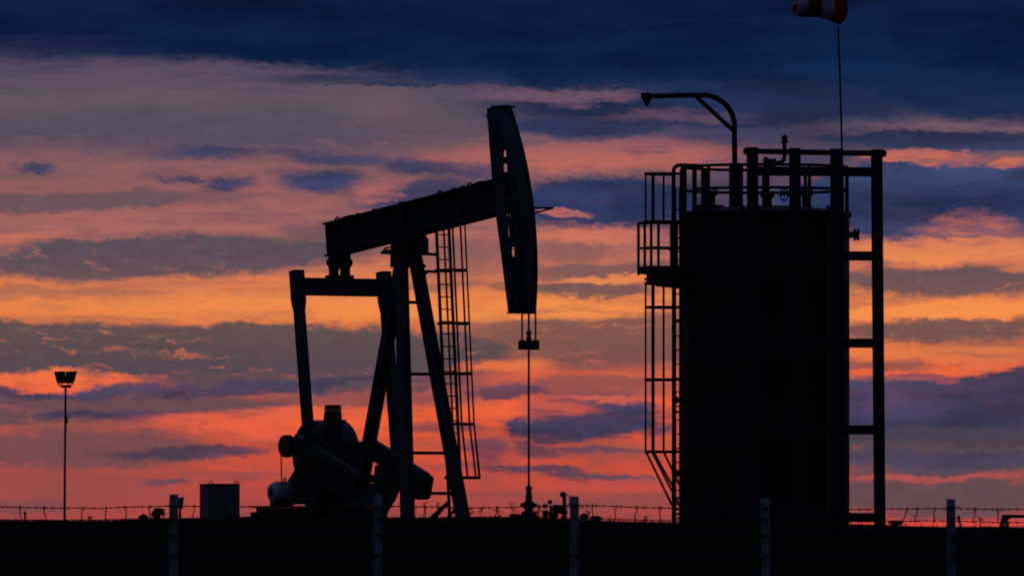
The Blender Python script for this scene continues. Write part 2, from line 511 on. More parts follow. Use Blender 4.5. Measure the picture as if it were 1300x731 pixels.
def crest_z(x):
    px = CX + x * F / YC
    for (a, ya), (b, yb) in zip(CREST, CREST[1:]):
        if px <= b or b == 1700:
            t = max(0, min(1, (px - a) / (b - a)))
            return (HY - (ya + (yb - ya) * ease(t))) * YC / F
    return 0


def ground_z(x, y):
    rough = noise.fractal(Vector((x * .55, y * .35, 3.1)), 1.0, 2.0, 5) * .034 + noise.noise(Vector((x * .08, y * .05, .7))) * .03
    near = -1.6 + .3 * ease((y - 90) / 35)
    c = crest_z(x) - .01
    if y < YC:
        z = near + (c - near) * (1 - (1 - ease((y - 124) / (YC - 124))) ** 1.0)
    elif y < 190:
        z = c + (-.02 - c) * ease((y - YC - 3) / 27)
    elif y < 330:
        z = -.02
    else:
        z = -.02 - 4.0 * ease((y - 330) / 500)
    k = 1 if 120 < y < 190 else .4
    return z + rough * k


def build_ground():
    ys = [-60, -30, 0, 30, 60, 80, 95, 105, 112] + [116 + i * .7 for i in range(30)] + [137.2 + i * .35 for i in range(90)] \
        + [169 + i for i in range(22)] + [195 + i * 8 for i in range(18)] + [345, 370, 400, 440, 500, 580, 700, 830, 1100, 1800, 3200, 6000, 9000]
    xs = [-6000, -2500, -1000, -400, -150, -80, -50, -35, -25, -18, -13] + [-11 + i * .16 for i in range(138)] + [11.2, 13, 18, 25, 35, 50, 80, 150, 400, 1000, 2500, 6000]
    vs, fs = [], []
    for y in ys:
        for x in xs:
            vs.append((x, y, ground_z(x, y)))
    n = len(xs)
    for j in range(len(ys) - 1):
        for i in range(n - 1):
            fs.append((j * n + i, j * n + i + 1, (j + 1) * n + i + 1, (j + 1) * n + i))
    mb = MB(); mb.v = [Vector(p) for p in vs]; mb.f = fs
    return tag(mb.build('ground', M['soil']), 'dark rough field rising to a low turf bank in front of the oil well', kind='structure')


build_ground()


def blade(mb, p, h, w, lean, ang):
    s = Vector((math.cos(ang), math.sin(ang), 0)) * w / 2
    l = Vector((math.cos(lean[0]), math.sin(lean[0]), 0)) * lean[1] * h
    p = Vector(p)
    m = p + l * .35 + Vector((0, 0, h * .6)); t = p + l + Vector((0, 0, h))
    mb.add([p - s, p + s, m + s * .6, m - s * .6, t], [(0, 1, 2, 3), (3, 2, 4)])


def build_grass():
    rnd = random.Random(3)
    mb = MB()
    def put(x, y, hmul=1.0):
        cl = noise.noise(Vector((x * 1.3, y * .6, 9))) * .5 + .5
        big = noise.noise(Vector((x * .35, y * .2, 4))) * .5 + .5
        px = CX + x * F / y
        wild = 1.0 + 1.3 * max(0, 1 - abs(px - 690) / 110) + .9 * max(0, 1 - abs(px - 1180) / 110) + .4 * max(0, 1 - abs(px - 470) / 60)
        h = (.015 + .06 * cl ** 3 + (.05 * big ** 2 * rnd.random() ** 2 + (.11 * big if rnd.random() < .02 else 0)) * wild) * hmul
        blade(mb, (x, y, ground_z(x, y) - .006), h, rnd.uniform(.006, .014), (rnd.uniform(0, 6.28), rnd.uniform(0, .7)), rnd.uniform(0, 3.14))
    for i in range(22000):
        put(rnd.uniform(-12, 12), 156.5 + rnd.random() * 6, 1.0)
    for i in range(22000):
        y = 136 + 22 * rnd.random()
        put(rnd.uniform(-12, 12), y, 1.3)
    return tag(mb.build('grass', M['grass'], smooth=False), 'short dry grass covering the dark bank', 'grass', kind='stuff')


build_grass()

# ------------------------------------------------------------------ pump jack
DJ = 250.0
PH = R(55)
J = Frame(515, DJ, -PH)
jack = thing('pump_jack', 'tall dark oil pump jack with raised hammer head and caged ladder', 'pump jack', J.o, -PH)
UB = Vector((0, 1, 0))


def mean(p, q): return (Vector(p) + Vector(q)) / 2


# walking beam
t0, t1 = J.b(420, 283, 0), J.b(660, 219.7, 0)
b0, b1 = J.b(420, 326.5, 0), J.b(660, 266.5, 0)
c0, c1 = mean(t0, b0), mean(t1, b1)
bd = (c1 - c0).normalized()
bn = Vector((-bd.z, 0, bd.x))
BH = (t0 - b0).dot(bn)
mb = MB().ibeam(c0, c1, .46, BH, UB, .05, .05)
beam = mb.build('walking_beam', M['jack'], jack)
st = MB()
LB = (c1 - c0).length
for d in (.12, .9, 3.05, 3.45, 6.0):
    for sg in (-1, 1):
        st.obox(c0 + bd * d + UB * sg * .125, bd * .022, UB * .095, bn * (BH / 2 - .054))
st.pieces('stiffener', M['jack'], beam)
lug = MB()
for d in (.35, 4.9, 6.2):
    p = c0 + bd * d + bn * (BH / 2 - .01)
    lug.tube([p + bd * .1 * math.cos(k * math.pi / 8) + bn * .11 * math.sin(k * math.pi / 8) for k in range(9)], .025, 6)
lug.pieces('lifting_eye', M['dark'], beam)
bl = MB()
for d, l in ((.8, .24), (1.05, .16), (1.35, .1), (2.1, .1), (3.3, .2), (5.6, .2), (6.0, .12), (6.7, .3)):
    p = c0 + bd * d + bn * (BH / 2 + .025)
    bl.obox(p, bd * l / 2, UB * .1, bn * .03)
bl.pieces('bolt_plate', M['dark'], beam)

# horse head: side plates with openings, arc face, cross ribs
C = J.b(520, 306, 0)
HB = .25
back = [J.b(x, y, -HB) for x, y in ((618, 137), (619.5, 160), (621.5, 190), (624.5, 230), (629, 270), (635, 316), (640, 356), (645, 396))]
tp, bt = J.b(627, 137, -HB), J.b(657.5, 396, -HB)
mid = J.b(659, 312, -HB)


def arc_through(p, q, r):          # circle in the a-z plane through three points
    ax, az, bx, bz, cx, cz = p.x, p.z, q.x, q.z, r.x, r.z
    d = 2 * (ax * (bz - cz) + bx * (cz - az) + cx * (az - bz))
    ux = ((ax * ax + az * az) * (bz - cz) + (bx * bx + bz * bz) * (cz - az) + (cx * cx + cz * cz) * (az - bz)) / d
    uz = ((ax * ax + az * az) * (cx - bx) + (bx * bx + bz * bz) * (ax - cx) + (cx * cx + cz * cz) * (bx - ax)) / d
    return ux, uz, math.hypot(ax - ux, az - uz)


ux, uz, RR = arc_through(tp, mid, bt)
a_top = math.atan2(tp.z - uz, tp.x - ux); a_bot = math.atan2(bt.z - uz, bt.x - ux)
NA = 28


def arc(r, b, n=NA, f0=0.0, f1=1.0):
    return [Vector((ux + r * math.cos(a_bot + (a_top - a_bot) * (f0 + (f1 - f0) * i / n)), b,
                    uz + r * math.sin(a_bot + (a_top - a_bot) * (f0 + (f1 - f0) * i / n)))) for i in range(n + 1)]


holes_px = [[(639.5, 188), (642.2, 191), (642.8, 199), (639, 199)], [(639, 208), (643.8, 209), (644.8, 219), (639.2, 218)],
            [(641, 235), (649, 237), (648.5, 249), (643.5, 252), (640.5, 248)], [(641.5, 262), (651, 262), (649.5, 274), (645.5, 277), (642.5, 273)],
            [(644.5, 287), (652, 288), (652, 300), (649, 303), (645, 300)], [(648.5, 314), (653, 314), (653, 326), (650.5, 326), (649, 321)]]


def side_plate(b0, b1):
    bm = bmesh.new()
    outline = [Vector((p.x, 0, p.z)) for p in back] + [Vector((p.x, 0, p.z)) for p in arc(RR, 0)]
    loops = [outline] + [[Vector((q.x, 0, q.z)) for q in (J.b(x, y, -HB) for x, y in h)] for h in holes_px]
    edges = []
    for lp in loops:
        vs_ = [bm.verts.new(p) for p in lp]
        edges += [bm.edges.new((vs_[i], vs_[(i + 1) % len(vs_)])) for i in range(len(vs_))]
    bmesh.ops.triangle_fill(bm, edges=edges, use_beauty=True)
    bmesh.ops.recalc_face_normals(bm, faces=bm.faces)
    mb = MB()
    bm.verts.index_update()
    vv = [v.co.copy() for v in bm.verts]; ff = [tuple(v.index for v in f.verts) for f in bm.faces]
    be = [tuple(v.index for v in e.verts) for e in bm.edges if len(e.link_faces) == 1]
    bm.free()
    n = len(vv)
    mb.add([(p.x, b0, p.z) for p in vv] + [(p.x, b1, p.z) for p in vv],
           [f[::-1] for f in ff] + [tuple(i + n for i in f) for f in ff] + [(i, j, j + n, i + n) for i, j in be])
    return mb


head = side_plate(-HB, -HB + .02).build('horse_head', M['jack'], jack, smooth=False)
side_plate(HB - .02, HB).build('side_plate', M['jack'], head, smooth=False)
mb = MB()
o_, i_ = arc(RR + .018, 0), arc(RR - .03, 0)
vs_ = []
for po, pi in zip(o_, i_):
    for p, b in ((po, -HB - .03), (po, HB + .03), (pi, HB - .021), (pi, -HB + .021)):
        vs_.append((p.x, b, p.z))
fs_ = []
for i in range(NA):
    fs_ += [(4 * i + k, 4 * i + (k + 1) % 4, 4 * i + 4 + (k + 1) % 4, 4 * i + 4 + k) for k in range(4)]
mb.add(vs_, fs_ + [(3, 2, 1, 0), tuple(4 * NA + k for k in range(4))])
mb.build('arc_face', M['jack'], head)
mb = MB()                                   # flange strip inside the near plate, runs along the arc
o_, i_ = arc(RR - .30, 0), arc(RR - .33, 0)
vs_ = []
for po, pi in zip(o_, i_):
    for p, b in ((po, -HB - .045), (po, -HB - .002), (pi, -HB - .002), (pi, -HB - .045)):
        vs_.append((p.x, b, p.z))
mb.add(vs_, fs_ + [(3, 2, 1, 0), tuple(4 * NA + k for k in range(4))])
mb.build('edge_rib', M['jack'], head)
mb = MB()
mb.bar(back[0] + Vector((-.03, HB, .015)), arc(RR + .03, HB)[-1] + Vector((0, -HB + HB, .03)), .58, .04, UB)
tl, tr_ = back[0], arc(RR, -HB)[-1]
mb.build('top_plate', M['jack'], head)
mb = MB().bar(Vector((back[-1].x - .02, 0, back[-1].z - .018)), Vector((arc(RR, 0)[0].x + .02, 0, arc(RR, 0)[0].z - .018)), .56, .04, UB)
mb.build('bottom_plate', M['jack'], head)
mb = MB().prism([J.b(x, y, 0) - Vector((0, .012, 0)) for x, y in ((648, 268), (668, 266), (672, 314), (647, 314))], Vector((0, .024, 0)))
mb.build('gusset', M['jack'], head)
mb = MB()
for i in range(1, 7):
    p = back[i]
    mb.obox((p.x + .1, 0, p.z), (.08, 0, 0), (0, HB - .022, 0), (0, 0, .012))
mb.pieces('cross_rib', M['jack'], head)
mb = MB()                                   # bracket jutting from the arc
p = J.b(672, 264, HB); q = J.b(700, 264, HB)
mb.bar(p, q, .05, .05); mb.bar(J.b(677, 271, HB), q - Vector((.03, 0, .02)), .035, .035)
mb.bar(q + Vector((0, -.12, 0)), q + Vector((0, .06, 0)), .05, .05)
mb.build('bracket', M['dark'], head)

# bridle, carrier bar, polished rod
AR = RR + .035
hang = ux + AR + .01
for s in (-1, 1):
    mb = MB()
    pts = [Vector((ux + AR * math.cos(t), s * .2, uz + AR * math.sin(t))) for t in [(a_top - .012) * (1 - i / 20) for i in range(21)]]
    zc = J.b(667, 437, 0).z
    pts += [Vector((ux + AR, s * .2, uz - .6)), Vector((ux + AR, s * .2, zc))]
    mb.tube(pts, .022, 8)
    mb.build('bridle_cable', M['cable'], jack)
# the rod hangs in front of the arc, between the two ropes
rod_a = ux + AR
pz = lambda y: J.b(667, y, 0).z
mb = MB()
mb.obox((rod_a, 0, pz(438.5)), (.09, 0, 0), (0, .255, 0), (0, 0, .105))
for s in (-1, 1):
    mb.obox((rod_a, s * .2, pz(434)), (.06, 0, 0), (0, .05, 0), (0, 0, .05))
mb.build('carrier_bar', M['dark'], jack)
mb = MB().tube([(rod_a, 0, pz(378)), (rod_a, 0, pz(640))], .028, 10)
rod = mb.build('polished_rod', M['galv'], jack)
mb = MB().lathe((rod_a, 0, pz(434)), (0, 0, 1), [(0, .07), (.1, .07), (.1, .05), (.2, .05), (.2, .07), (.27, .06)], 12)
mb.build('rod_clamp', M['dark'], rod)

# centre bearing and Samson post
sad = C.copy()
mb = MB()
mb.cyl(Vector((sad.x, -.36, sad.z)), Vector((sad.x, .36, sad.z)), .15, n=20)
mb.obox((sad.x, 0, sad.z + .12), (.36, 0, 0), (0, .26, 0), (0, 0, .06))
for s in (-1, 1):
    mb.cyl(Vector((sad.x, s * .36, sad.z)), Vector((sad.x, s * .42, sad.z)), .19, n=20)
    mb.obox((sad.x, s * .34, sad.z - .1), (.24, 0, 0), (0, .07, 0), (0, 0, .17))
mb.obox((sad.x, 0, sad.z - .08), (.2, 0, 0), (0, .26, 0), (0, 0, .17))
mb.build('centre_bearing', M['dark'], jack, .008)
mb = MB()
pt = J.b(514, 321, 0)
mb.obox((pt.x, 0, pt.z), (.34, 0, 0), (0, .5, 0), (0, 0, .035))
mb.obox((pt.x + .02, 0, pt.z - .2), (.2, 0, 0), (0, .32, 0), (0, 0, .16))
mb.build('post_cap', M['jack'], jack, .006)
mb = MB()
p = J.b(486, 321, -.3)
mb.tube([J.b(495, 314, -.4), J.b(489, 315, -.4), J.b(484, 322, -.4)], .022, 6)
mb.tube([J.b(500, 318, -.4), J.b(489, 318, -.4)], .03, 6)
mb.build('grease_lever', M['dark'], jack)
mb = MB()
c_ = J.b(534, 312, .4)
mb.tube([c_ + Vector((.17 * math.cos(t), 0.02, .15 * math.sin(t))) for t in [R(-80) + i * R(18) for i in range(12)]], .014, 6)
mb.build('grease_hose', M['dark'], jack)

legs = {}
a_f = J.b(517, 672, -.84).x
for key, pt_, pb_ in (('near', J.b(509, 326, -.22), J.b(518, 672, -.84)), ('far', J.b(527, 326, .22), J.b(590.5, 672, .84)),
                      ('rear', J.b(511, 326, 0), J.b(449, 672, 0))):
    legs[key] = (pt_, pb_)
    d = (pb_ - pt_).normalized()
    s = Vector((0, 1, 0)) if key == 'rear' else Vector((0, 1, 0))
    mb = MB()
    w0, w1 = (.23, .25)
    # I-section leg: web and two flanges, tapering slightly
    t_ = d.cross((s - d * s.dot(d)).normalized())
    mb.bar(pt_, pb_, w0 - .06, .05, t_ * 0 + s)
    sd = (s - d * s.dot(d)).normalized()
    for sg in (-1, 1):
        mb.bar(pt_ + sd * sg * (w0 / 2), pb_ + sd * sg * (w1 / 2), .03, .25, s)
    mb.build('samson_leg', M['jack'], jack)


def on_leg(key, py):
    p, q = legs[key]
    zt = (HY - py) * DJ / F
    return p + (q - p) * ((zt - p.z) / (q.z - p.z))


for y in (384, 475, 575, 626):
    mb = MB().bar(on_leg('near', y), on_leg('far', y), .08, .08, (0, 0, 1))
    mb.build('cross_brace', M['jack'], jack)
for key in legs:
    p = legs[key][1]
    mb = MB().obox((p.x, p.y, .03), (.28, 0, 0), (0, .28, 0), (0, 0, .03))
    for i in (-1, 1):
        for j in (-1, 1):
            mb.cyl((p.x + i * .22, p.y + j * .22, .05), (p.x + i * .22, p.y + j * .22, .14), .025, n=8)
    mb.build('foot_plate', M['dark'], jack)
for y in (345, 355):
    pass
mb = MB()
for key, s in (('near', -1), ('far', 1)):
    for y in (338, 347):
        p = on_leg(key, y)
        mb.cyl(p + Vector((-.2, s * .05, 0)), p + Vector((.28, s * .05, 0)), .04, n=8)
mb.pieces('leg_bolt', M['dark'], jack)

# equalizer and pitman arms
EB = 1.31
E = J.b(431, 364.5, 0)
mb = MB()
mb.bar((E.x, -EB + .1, E.z), (E.x, EB - .1, E.z), .38, .44, (1, 0, 0))
eq = mb.build('equalizer', M['jack'], jack, .012)
mb = MB()
tail = J.b(431, 318, 0)
for s in (-1, 1):
    mb.obox((E.x, s * .17, (E.z + .23 + tail.z) / 2), (.13, 0, 0), (0, .07, 0), (0, 0, (tail.z - E.z - .23) / 2 + .03))
    mb.obox((E.x, s * .17, E.z + .25), (.22, 0, 0), (0, .12, 0), (0, 0, .05))
mb.obox((E.x, 0, tail.z - .26), (.15, 0, 0), (0, .24, 0), (0, 0, .2))
mb.cyl((E.x - .0, -.34, tail.z - .3), (E.x, .34, tail.z - .3), .1, n=16)
mb.build('equalizer_bearing', M['dark'], jack, .008)
pin = J.b(394, 582, -EB)
for s in (-1, 1):
    ph = J.b(376.5, 343, -EB); pb = J.b(379.5, 388, -EB)
    top = Vector((ph.x, s * EB, ph.z)); low = Vector((pb.x, s * EB, pb.z)); bot = Vector((pin.x, s * EB, pin.z))
    mb = MB()
    mb.bar(top, top + (low - top) * .86, .30, .27, UB)
    mb.bar(top + (low - top) * .86, low + (bot - low) * .05, .30, .27, UB, .2, .24)
    mb.bar(low + (bot - low) * .05, bot, .22, .24, UB, .22, .24)
    pit = mb.build('pitman_arm', M['jack'], jack, .012)
    mb = MB().cyl((pin.x, s * (EB - .2), pin.z), (pin.x, s * (EB + .2), pin.z), .19, n=20)
    mb.build('crank_pin', M['dark'], pit, .01)

# cranks with counterweights
CB = 1.03
far_end = J.b(543, 614.5, CB); far_pin = Vector((pin.x, CB, pin.z))
cd = (far_end - far_pin).normalized(); cn = Vector((-cd.z, 0, cd.x))
shaft = far_pin - cd * .85
for s in (-1, 1):
    B0 = Vector((pin.x, s * CB, pin.z))
    mb = MB().bar(B0 - cd * 1.15, B0 + cd * ((far_end - far_pin).length - .1), .16, .5, UB, .16, .52)
    ck = mb.build('crank', M['jack'], jack, .02)
    e0 = B0 + cd * 1.2; Lc = (far_end - far_pin).length
    mb = MB()
    o = Vector((0, s * -.1 - .12, 0))
    out = [J.b(x, y, CB + .16) for x, y in ((506, 579), (550.5, 604), (551.8, 607), (547, 632.5), (543, 634), (535, 633.5), (522, 625), (504, 612))]
    out = [Vector((p.x, s * CB, p.z)) for p in out]
    mb.prism([p + Vector((0, -.16, 0)) for p in out], Vector((0, .32, 0)))
    mb.build('counterweight', M['weight'], ck, .03)
    mb = MB()
    lobe = [J.b(x, y, CB) for x, y in ((481, 590), (503, 588), (504, 611), (502.5, 622), (498, 633), (491, 644), (486, 654), (479, 654), (479, 610))]
    mb.prism([Vector((p.x, s * CB - .13, p.z)) for p in lobe], Vector((0, .26, 0)))
    mb.build('counterweight', M['weight'], ck, .02)

# gear reducer on its pedestal
mb = MB()
g0 = J.b(393, 576, -.5)
mb.lathe((g0.x, -.5, g0.z), (0, 1, 0), [(0, .3), (0, .78), (.05, .85), (.95, .85), (1, .78), (1, .3)], 40)
mb.obox(((g0.x - 2.6) / 2, 0, shaft.z - .45), ((-2.6 - g0.x) / 2, 0, 0), (0, .42, 0), (0, 0, .55))
mb.obox((g0.x + .55, .0, g0.z + .82), (.16, 0, 0), (0, .14, 0), (0, 0, .035))
red = mb.build('gear_reducer', M['jack'], jack, .015)
mb = MB().cyl((shaft.x, -CB - .12, shaft.z), (shaft.x, CB + .12, shaft.z), .16, n=20)
mb.build('crank_shaft', M['dark'], red)
mb = MB()
q0, q1 = J.b(408, 549, -.56), J.b(427, 549, -.56)
r0, r1 = J.b(411.5, 521, -.56), J.b(424.5, 521, -.56)
s0, s1 = J.b(412.5, 513.5, -.56), J.b(423.5, 513.5, -.56)
low = Vector((0, 0, -.9))
mb.prism([q0 + low, q1 + low, q1, r1, r0, q0], Vector((0, .22, 0)))
fin = mb.build('brake_guard', M['dark'], jack, .02)
mb = MB().prism([r0 + Vector((.002, -.003, .002)), r1 + Vector((-.002, -.003, .002)), s1 + Vector((0, -.003, 0)), s0 + Vector((0, -.003, 0))], Vector((0, .226, 0)))
mb.build('guard_tip', M['yellow'], fin, .01)
mb = MB()
d0 = J.b(360.5, 566, -1.2)
mb.lathe((d0.x, -1.2, d0.z), (0, 1, 0), [(0, .2), (0, .27), (.04, .285), (.16, .285), (.18, .24), (.55, .24), (.56, .2)], 28)
br = mb.build('brake_drum', M['dark'], jack)
mb = MB().lathe((d0.x, -1.208, d0.z), (0, 1, 0), [(0, .18), (.004, .215), (.02, .215)], 28)
mb.build('drum_face', M['yellow'], br)
mb = MB().tube([J.b(357, 578, -1.15), J.b(357.2, 600, -1.15), J.b(357.5, 616, -1.15)], .016, 6)
mb.build('brake_cable', M['cable'], br)
mb = MB()
hull = [J.b(x, y, -.62) for x, y in ((362, 622), (365, 609), (382, 583), (372, 560), (380, 546), (398, 545), (425, 580), (425, 640), (365, 640))]
mb.prism(hull, Vector((0, .2, 0)))
mb.build('belt_guard', M['dark'], jack, .02)
mb = MB()
m0 = J.b(344, 624.5, -1.25)
mb.lathe((m0.x, -1.25, m0.z), (0, 1, 0), [(0, .09), (.0, .17), (.03, .22), (.1, .245), (.16, .25), (.5, .25), (.56, .21), (.7, .1)], 28)
mot = mb.build('motor', M['motor'], jack)
mb = MB()
for k in range(14):
    t = 2 * math.pi * k / 14
    r_ = Vector((math.cos(t), 0, math.sin(t)))
    mb.obox(Vector((m0.x, -.92, m0.z)) + r_ * .255, Vector((0, .2, 0)), r_ * .018, r_.cross(Vector((0, 1, 0))) * .008)
mb.pieces('cooling_fin', M['motor'], mot)
mb = MB()
e_ = J.b(361.5, 609, -.9)
mb.tube([Vector((e_.x + .055 * math.cos(t), -.9, e_.z + .055 * math.sin(t))) for t in [i * math.pi / 6 for i in range(12)]], .018, 6, True)
mb.cyl((m0.x, -.9, m0.z + .22), (e_.x, -.9, e_.z - .05), .02, n=8)
mb.build('lifting_eye', M['dark'], mot)
mb = MB().lathe((m0.x, -1.256, m0.z), (0, 1, 0), [(0, .03), (0, .1), (.012, .12)], 20)
mb.build('end_cover', M['dark'], mot)
mb = MB().box(m0.x - .2, m0.x + .2, -1.15, -.72, m0.z - .34, m0.z - .2)
mb.build('motor_foot', M['dark'], mot)
mb = MB()
x0, x1 = J.b(322, 640, -.9).x, J.b(480, 640, -.4).x
zt = (HY - 641) * DJ / F
for s in (-1, 1):
    mb.ibeam((x0, s * .8, zt / 2), (-2.0 if s > 0 else -1.0, s * .8, zt / 2), .3, zt - .01, UB, .05, .04)
mb.box(x0 + .05, -1.75, -.62, .62, .02, zt - .06)
mb.box(x0 - .45, x0 - .02, -.7, .7, .02, zt - .16)
mb.build('skid_base', M['dark'], jack)
mb = MB()
pa, pb2 = J.b(400, 640, -.55).x, J.b(466, 640, -.1).x
zp = (HY - 612) * DJ / F
mb.prism([(pa - .3, -.6, zt - .05), (-1.75, -.6, zt - .05), (-2.1, -.6, zp), (pa, -.6, zp)], (0, 1.2, 0))
mb.obox((J.b(473, 607, -.6).x, -.55, (HY - 607) * DJ / F), (.2, 0, 0), (0, .12, 0), (0, 0, .1))
mb.build('pedestal', M['jack'], jack, .015)

mb = MB()
mb.tube([J.b(x, y, -.75) for x, y in ((372, 640), (378, 622), (390, 616), (404, 618), (412, 612))], .03, 6)
mb.build('hydraulic_hose', M['dark'], jack)
mb = MB()
mb.obox(J.b(384, 630, -.95), (.16, 0, 0), (0, .1, 0), (0, 0, .13))
mb.build('switch_box', M['dark'], jack)

# ladder with safety cage behind the post
LBc = 1.25
la0 = J.b(579, 660, LBc); la1 = J.b(560.6, 262, LBc)
lad = None
mb = MB()
for s in (-1, 1):
    o = Vector((0, s * .19, 0))
    mb.bar(la0 + o, la1 + o, .05, .07, UB)
lad = holder('ladder', jack)
mb.pieces('rail', M['dark'], lad)
nr = int((la1.z - la0.z) / .303)
mb = MB()
for i in range(1, nr + 1):
    p = la0 + (la1 - la0) * (i / (nr + .3))
    mb.tube([p + Vector((0, -.19, 0)), p + Vector((0, .19, 0))], .016, 6)
mb.pieces('rung', M['dark'], lad)
cage = None
hoops = []


def on_lad(py):
    zt = (HY - py) * DJ / F
    return la0 + (la1 - la0) * ((zt - la0.z) / (la1.z - la0.z))


def hoop(p, w, dep, fl=1.0):
    pts = [p + Vector((0, -w * .8, 0))]
    pts += [p + Vector((dep * (.35 + .65 * math.sin(t)) if True else 0, -w * math.cos(t), 0)) for t in [R(12) + i * R(156) / 10 for i in range(11)]]
    pts += [p + Vector((0, w * .8, 0))]
    return pts


cage_root = holder('safety_cage', jack)
ys = (268, 342.5, 410, 474, 538, 606)
for i, y in enumerate(ys):
    p = on_lad(y)
    pts = hoop(p, .36, (.78 if y < 600 else .95))
    mb = MB()
    for q0, q1 in zip(pts, pts[1:]):
        mb.bar(q0, q1, .075, .016, (0, 0, 1))
    mb.build('cage_hoop', M['dark'], cage_root)
    hoops.append(pts)
for k in (2, 4, 6, 8, 10):
    mb = MB()
    for a_, b_ in zip(hoops, hoops[1:]):
        mb.bar(a_[k], b_[k], .05, .014, (hoops[0][k] - on_lad(268)).cross(Vector((0, 0, 1))))
    mb.build('cage_strap', M['dark'], cage_root)
mb = MB()
for y, key in ((322, None), (344, None)):
    p = on_lad(y)
    mb.bar(Vector((pt.x, .3, p.z)), p + Vector((0, -.19, 0)), .07, .07)
for y in (475, 575):
    p = on_lad(y); q = on_leg('far', y)
    mb.bar(q, p + Vector((0, -.19, 0)), .05, .05)
mb.pieces('ladder_bracket', M['dark'], jack)
mb = MB()
p = on_lad(636)
for s in (-1, 1):
    mb.bar(p + Vector((0, s * .19, 0)), Vector((p.x - .9 * 1, p.y + s * .2, .1)), .06, .06)
mb.bar(p + Vector((0, -.19, 0)), Vector((p.x, p.y - 1.0, .1)), .06, .06)
mb.pieces('ladder_strut', M['dark'], jack)

# ------------------------------------------------------------------ wellhead below the rod
wo = J.world(rod_a, 0, 0)
wh = thing('wellhead', 'stuffing box and flanged wellhead under the polished rod', 'wellhead', wo)
zz = lambda y: (HY - y) * wo.y / F
prof = lambda *a: [(zz(y) - zz(672), r * .0195) for y, r in a]
mb = MB().lathe((0, 0, 0), (0, 0, 1), prof((672, 10), (658, 10), (657.9, 13), (654, 13), (653.9, 10), (650, 10), (648, 6), (646, 5)), 20)
mb.build('casing_flange', M['dark'], wh)
mb = MB().lathe((0, 0, zz(646)), (0, 0, 1), [((646 - y) * .0195, r * .0195) for y, r in
                ((646, 5), (644, 7.5), (640, 8), (637, 7), (636, 4.5), (631, 4)) ], 20)
for sx in (-1, 1):
    mb.cyl((0, 0, zz(641)), (sx * .2, -.05, zz(641)), .05, n=10)
mb.build('flow_tee', M['dark'], wh)
mb = MB().lathe((0, 0, zz(631)), (0, 0, 1), [((631 - y) * .0195, r * .0195) for y, r in
                ((631, 4.8), (629, 4.8), (628.9, 3.6), (621, 3.6), (620.9, 4.6), (618, 4.4), (617.9, 2.4), (615, 2.2))], 20)
mb.build('stuffing_box', M['dark'], wh)

# ------------------------------------------------------------------ valve manifold beside the wellhead
DV = 244.0
V = Frame(705, DV)
vm = thing('valve_manifold', 'small pipe manifold with round gauges beside the wellhead', 'valves', V.o)
mb = MB().tube([V.b(688, 664, 0), V.b(719, 664, 0)], .05, 10)
for x, y, r in ((692.5, 648, .04), (699.5, 642, .035), (705, 640, .05), (716.5, 630, .045)):
    mb.tube([V.b(x, 672, 0), V.b(x, y, 0)], r, 10)
mb.build('pipework', M['dark'], vm)
mb = MB()
for x, ys_ in ((692.5, (650, 656)), (699.5, (652, 659)), (705, (646, 654)), (716.5, (650, 657))):
    for y in ys_:
        c_ = V.b(x, y, 0)
        mb.lathe(c_ - Vector((0, 0, .05)), (0, 0, 1), [(0, .085), (.04, .085), (.05, .06), (.09, .085), (.1, .085)], 12)
c_ = V.b(710.5, 646, 0)
mb.sphere(c_, .11, 12); mb.cyl(V.b(705, 646, 0), V.b(716, 646, 0), .05, n=10)
mb.build('valve_body', M['dark'], vm)
for x, y, r in ((692.8, 642, .055), (699.3, 637, .055), (716, 627.5, .075)):
    c_ = V.b(x, y, 0)
    mb = MB().lathe(c_ + Vector((-.03, -.05, 0)), (.3, 1, 0), [(0, r * .8), (.0, r), (.06, r), (.07, r * .7)], 18)
    mb.build('gauge', M['galv'], vm)
mb = MB().tube([V.b(x, y, .05) for x, y in ((718, 627), (722, 629), (723.8, 634), (723, 640), (720, 644), (717.5, 646))], .014, 6)
mb.build('hose', M['dark'], vm)

# ------------------------------------------------------------------ storage tank
DT = 220.0
T = Frame(972, DT)
S = DT / F
tank = thing('storage_tank', 'tall dark cylindrical oil tank with roof railing and caged side ladder', 'tank', T.o)
tz = lambda y: (HY - y) * DT / F
TR = 106.5 * S
ZT = tz(270)
prof = [(0, TR + .06), (.03, TR + .06), (.03, TR)]
for y in (562, 460, 360):
    prof += [(tz(y) - .02, TR), (tz(y), TR + .006), (tz(y) + .02, TR)]
prof += [(ZT - .1, TR), (ZT - .1, TR + .05), (ZT - .03, TR + .05), (ZT - .03, TR)]
mb = MB().lathe((0, 0, 0), (0, 0, 1), prof, 96)
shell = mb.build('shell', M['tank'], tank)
mb = MB().lathe((0, 0, ZT - .03), (0, 0, 1), [(0, TR + .04), (.03, TR + .04), (.06, TR * .96), (.17, TR * .4), (.2, .05)], 72)
roof = mb.build('roof', M['frame'], tank)


def roof_at(px, near=True, f=.7):
    x = (px - 972) * S
    y = math.sqrt(max(0, (TR * f) ** 2 - x * x)) if abs(x) < TR * f else 0
    return Vector((x, -y if near else y, ZT))


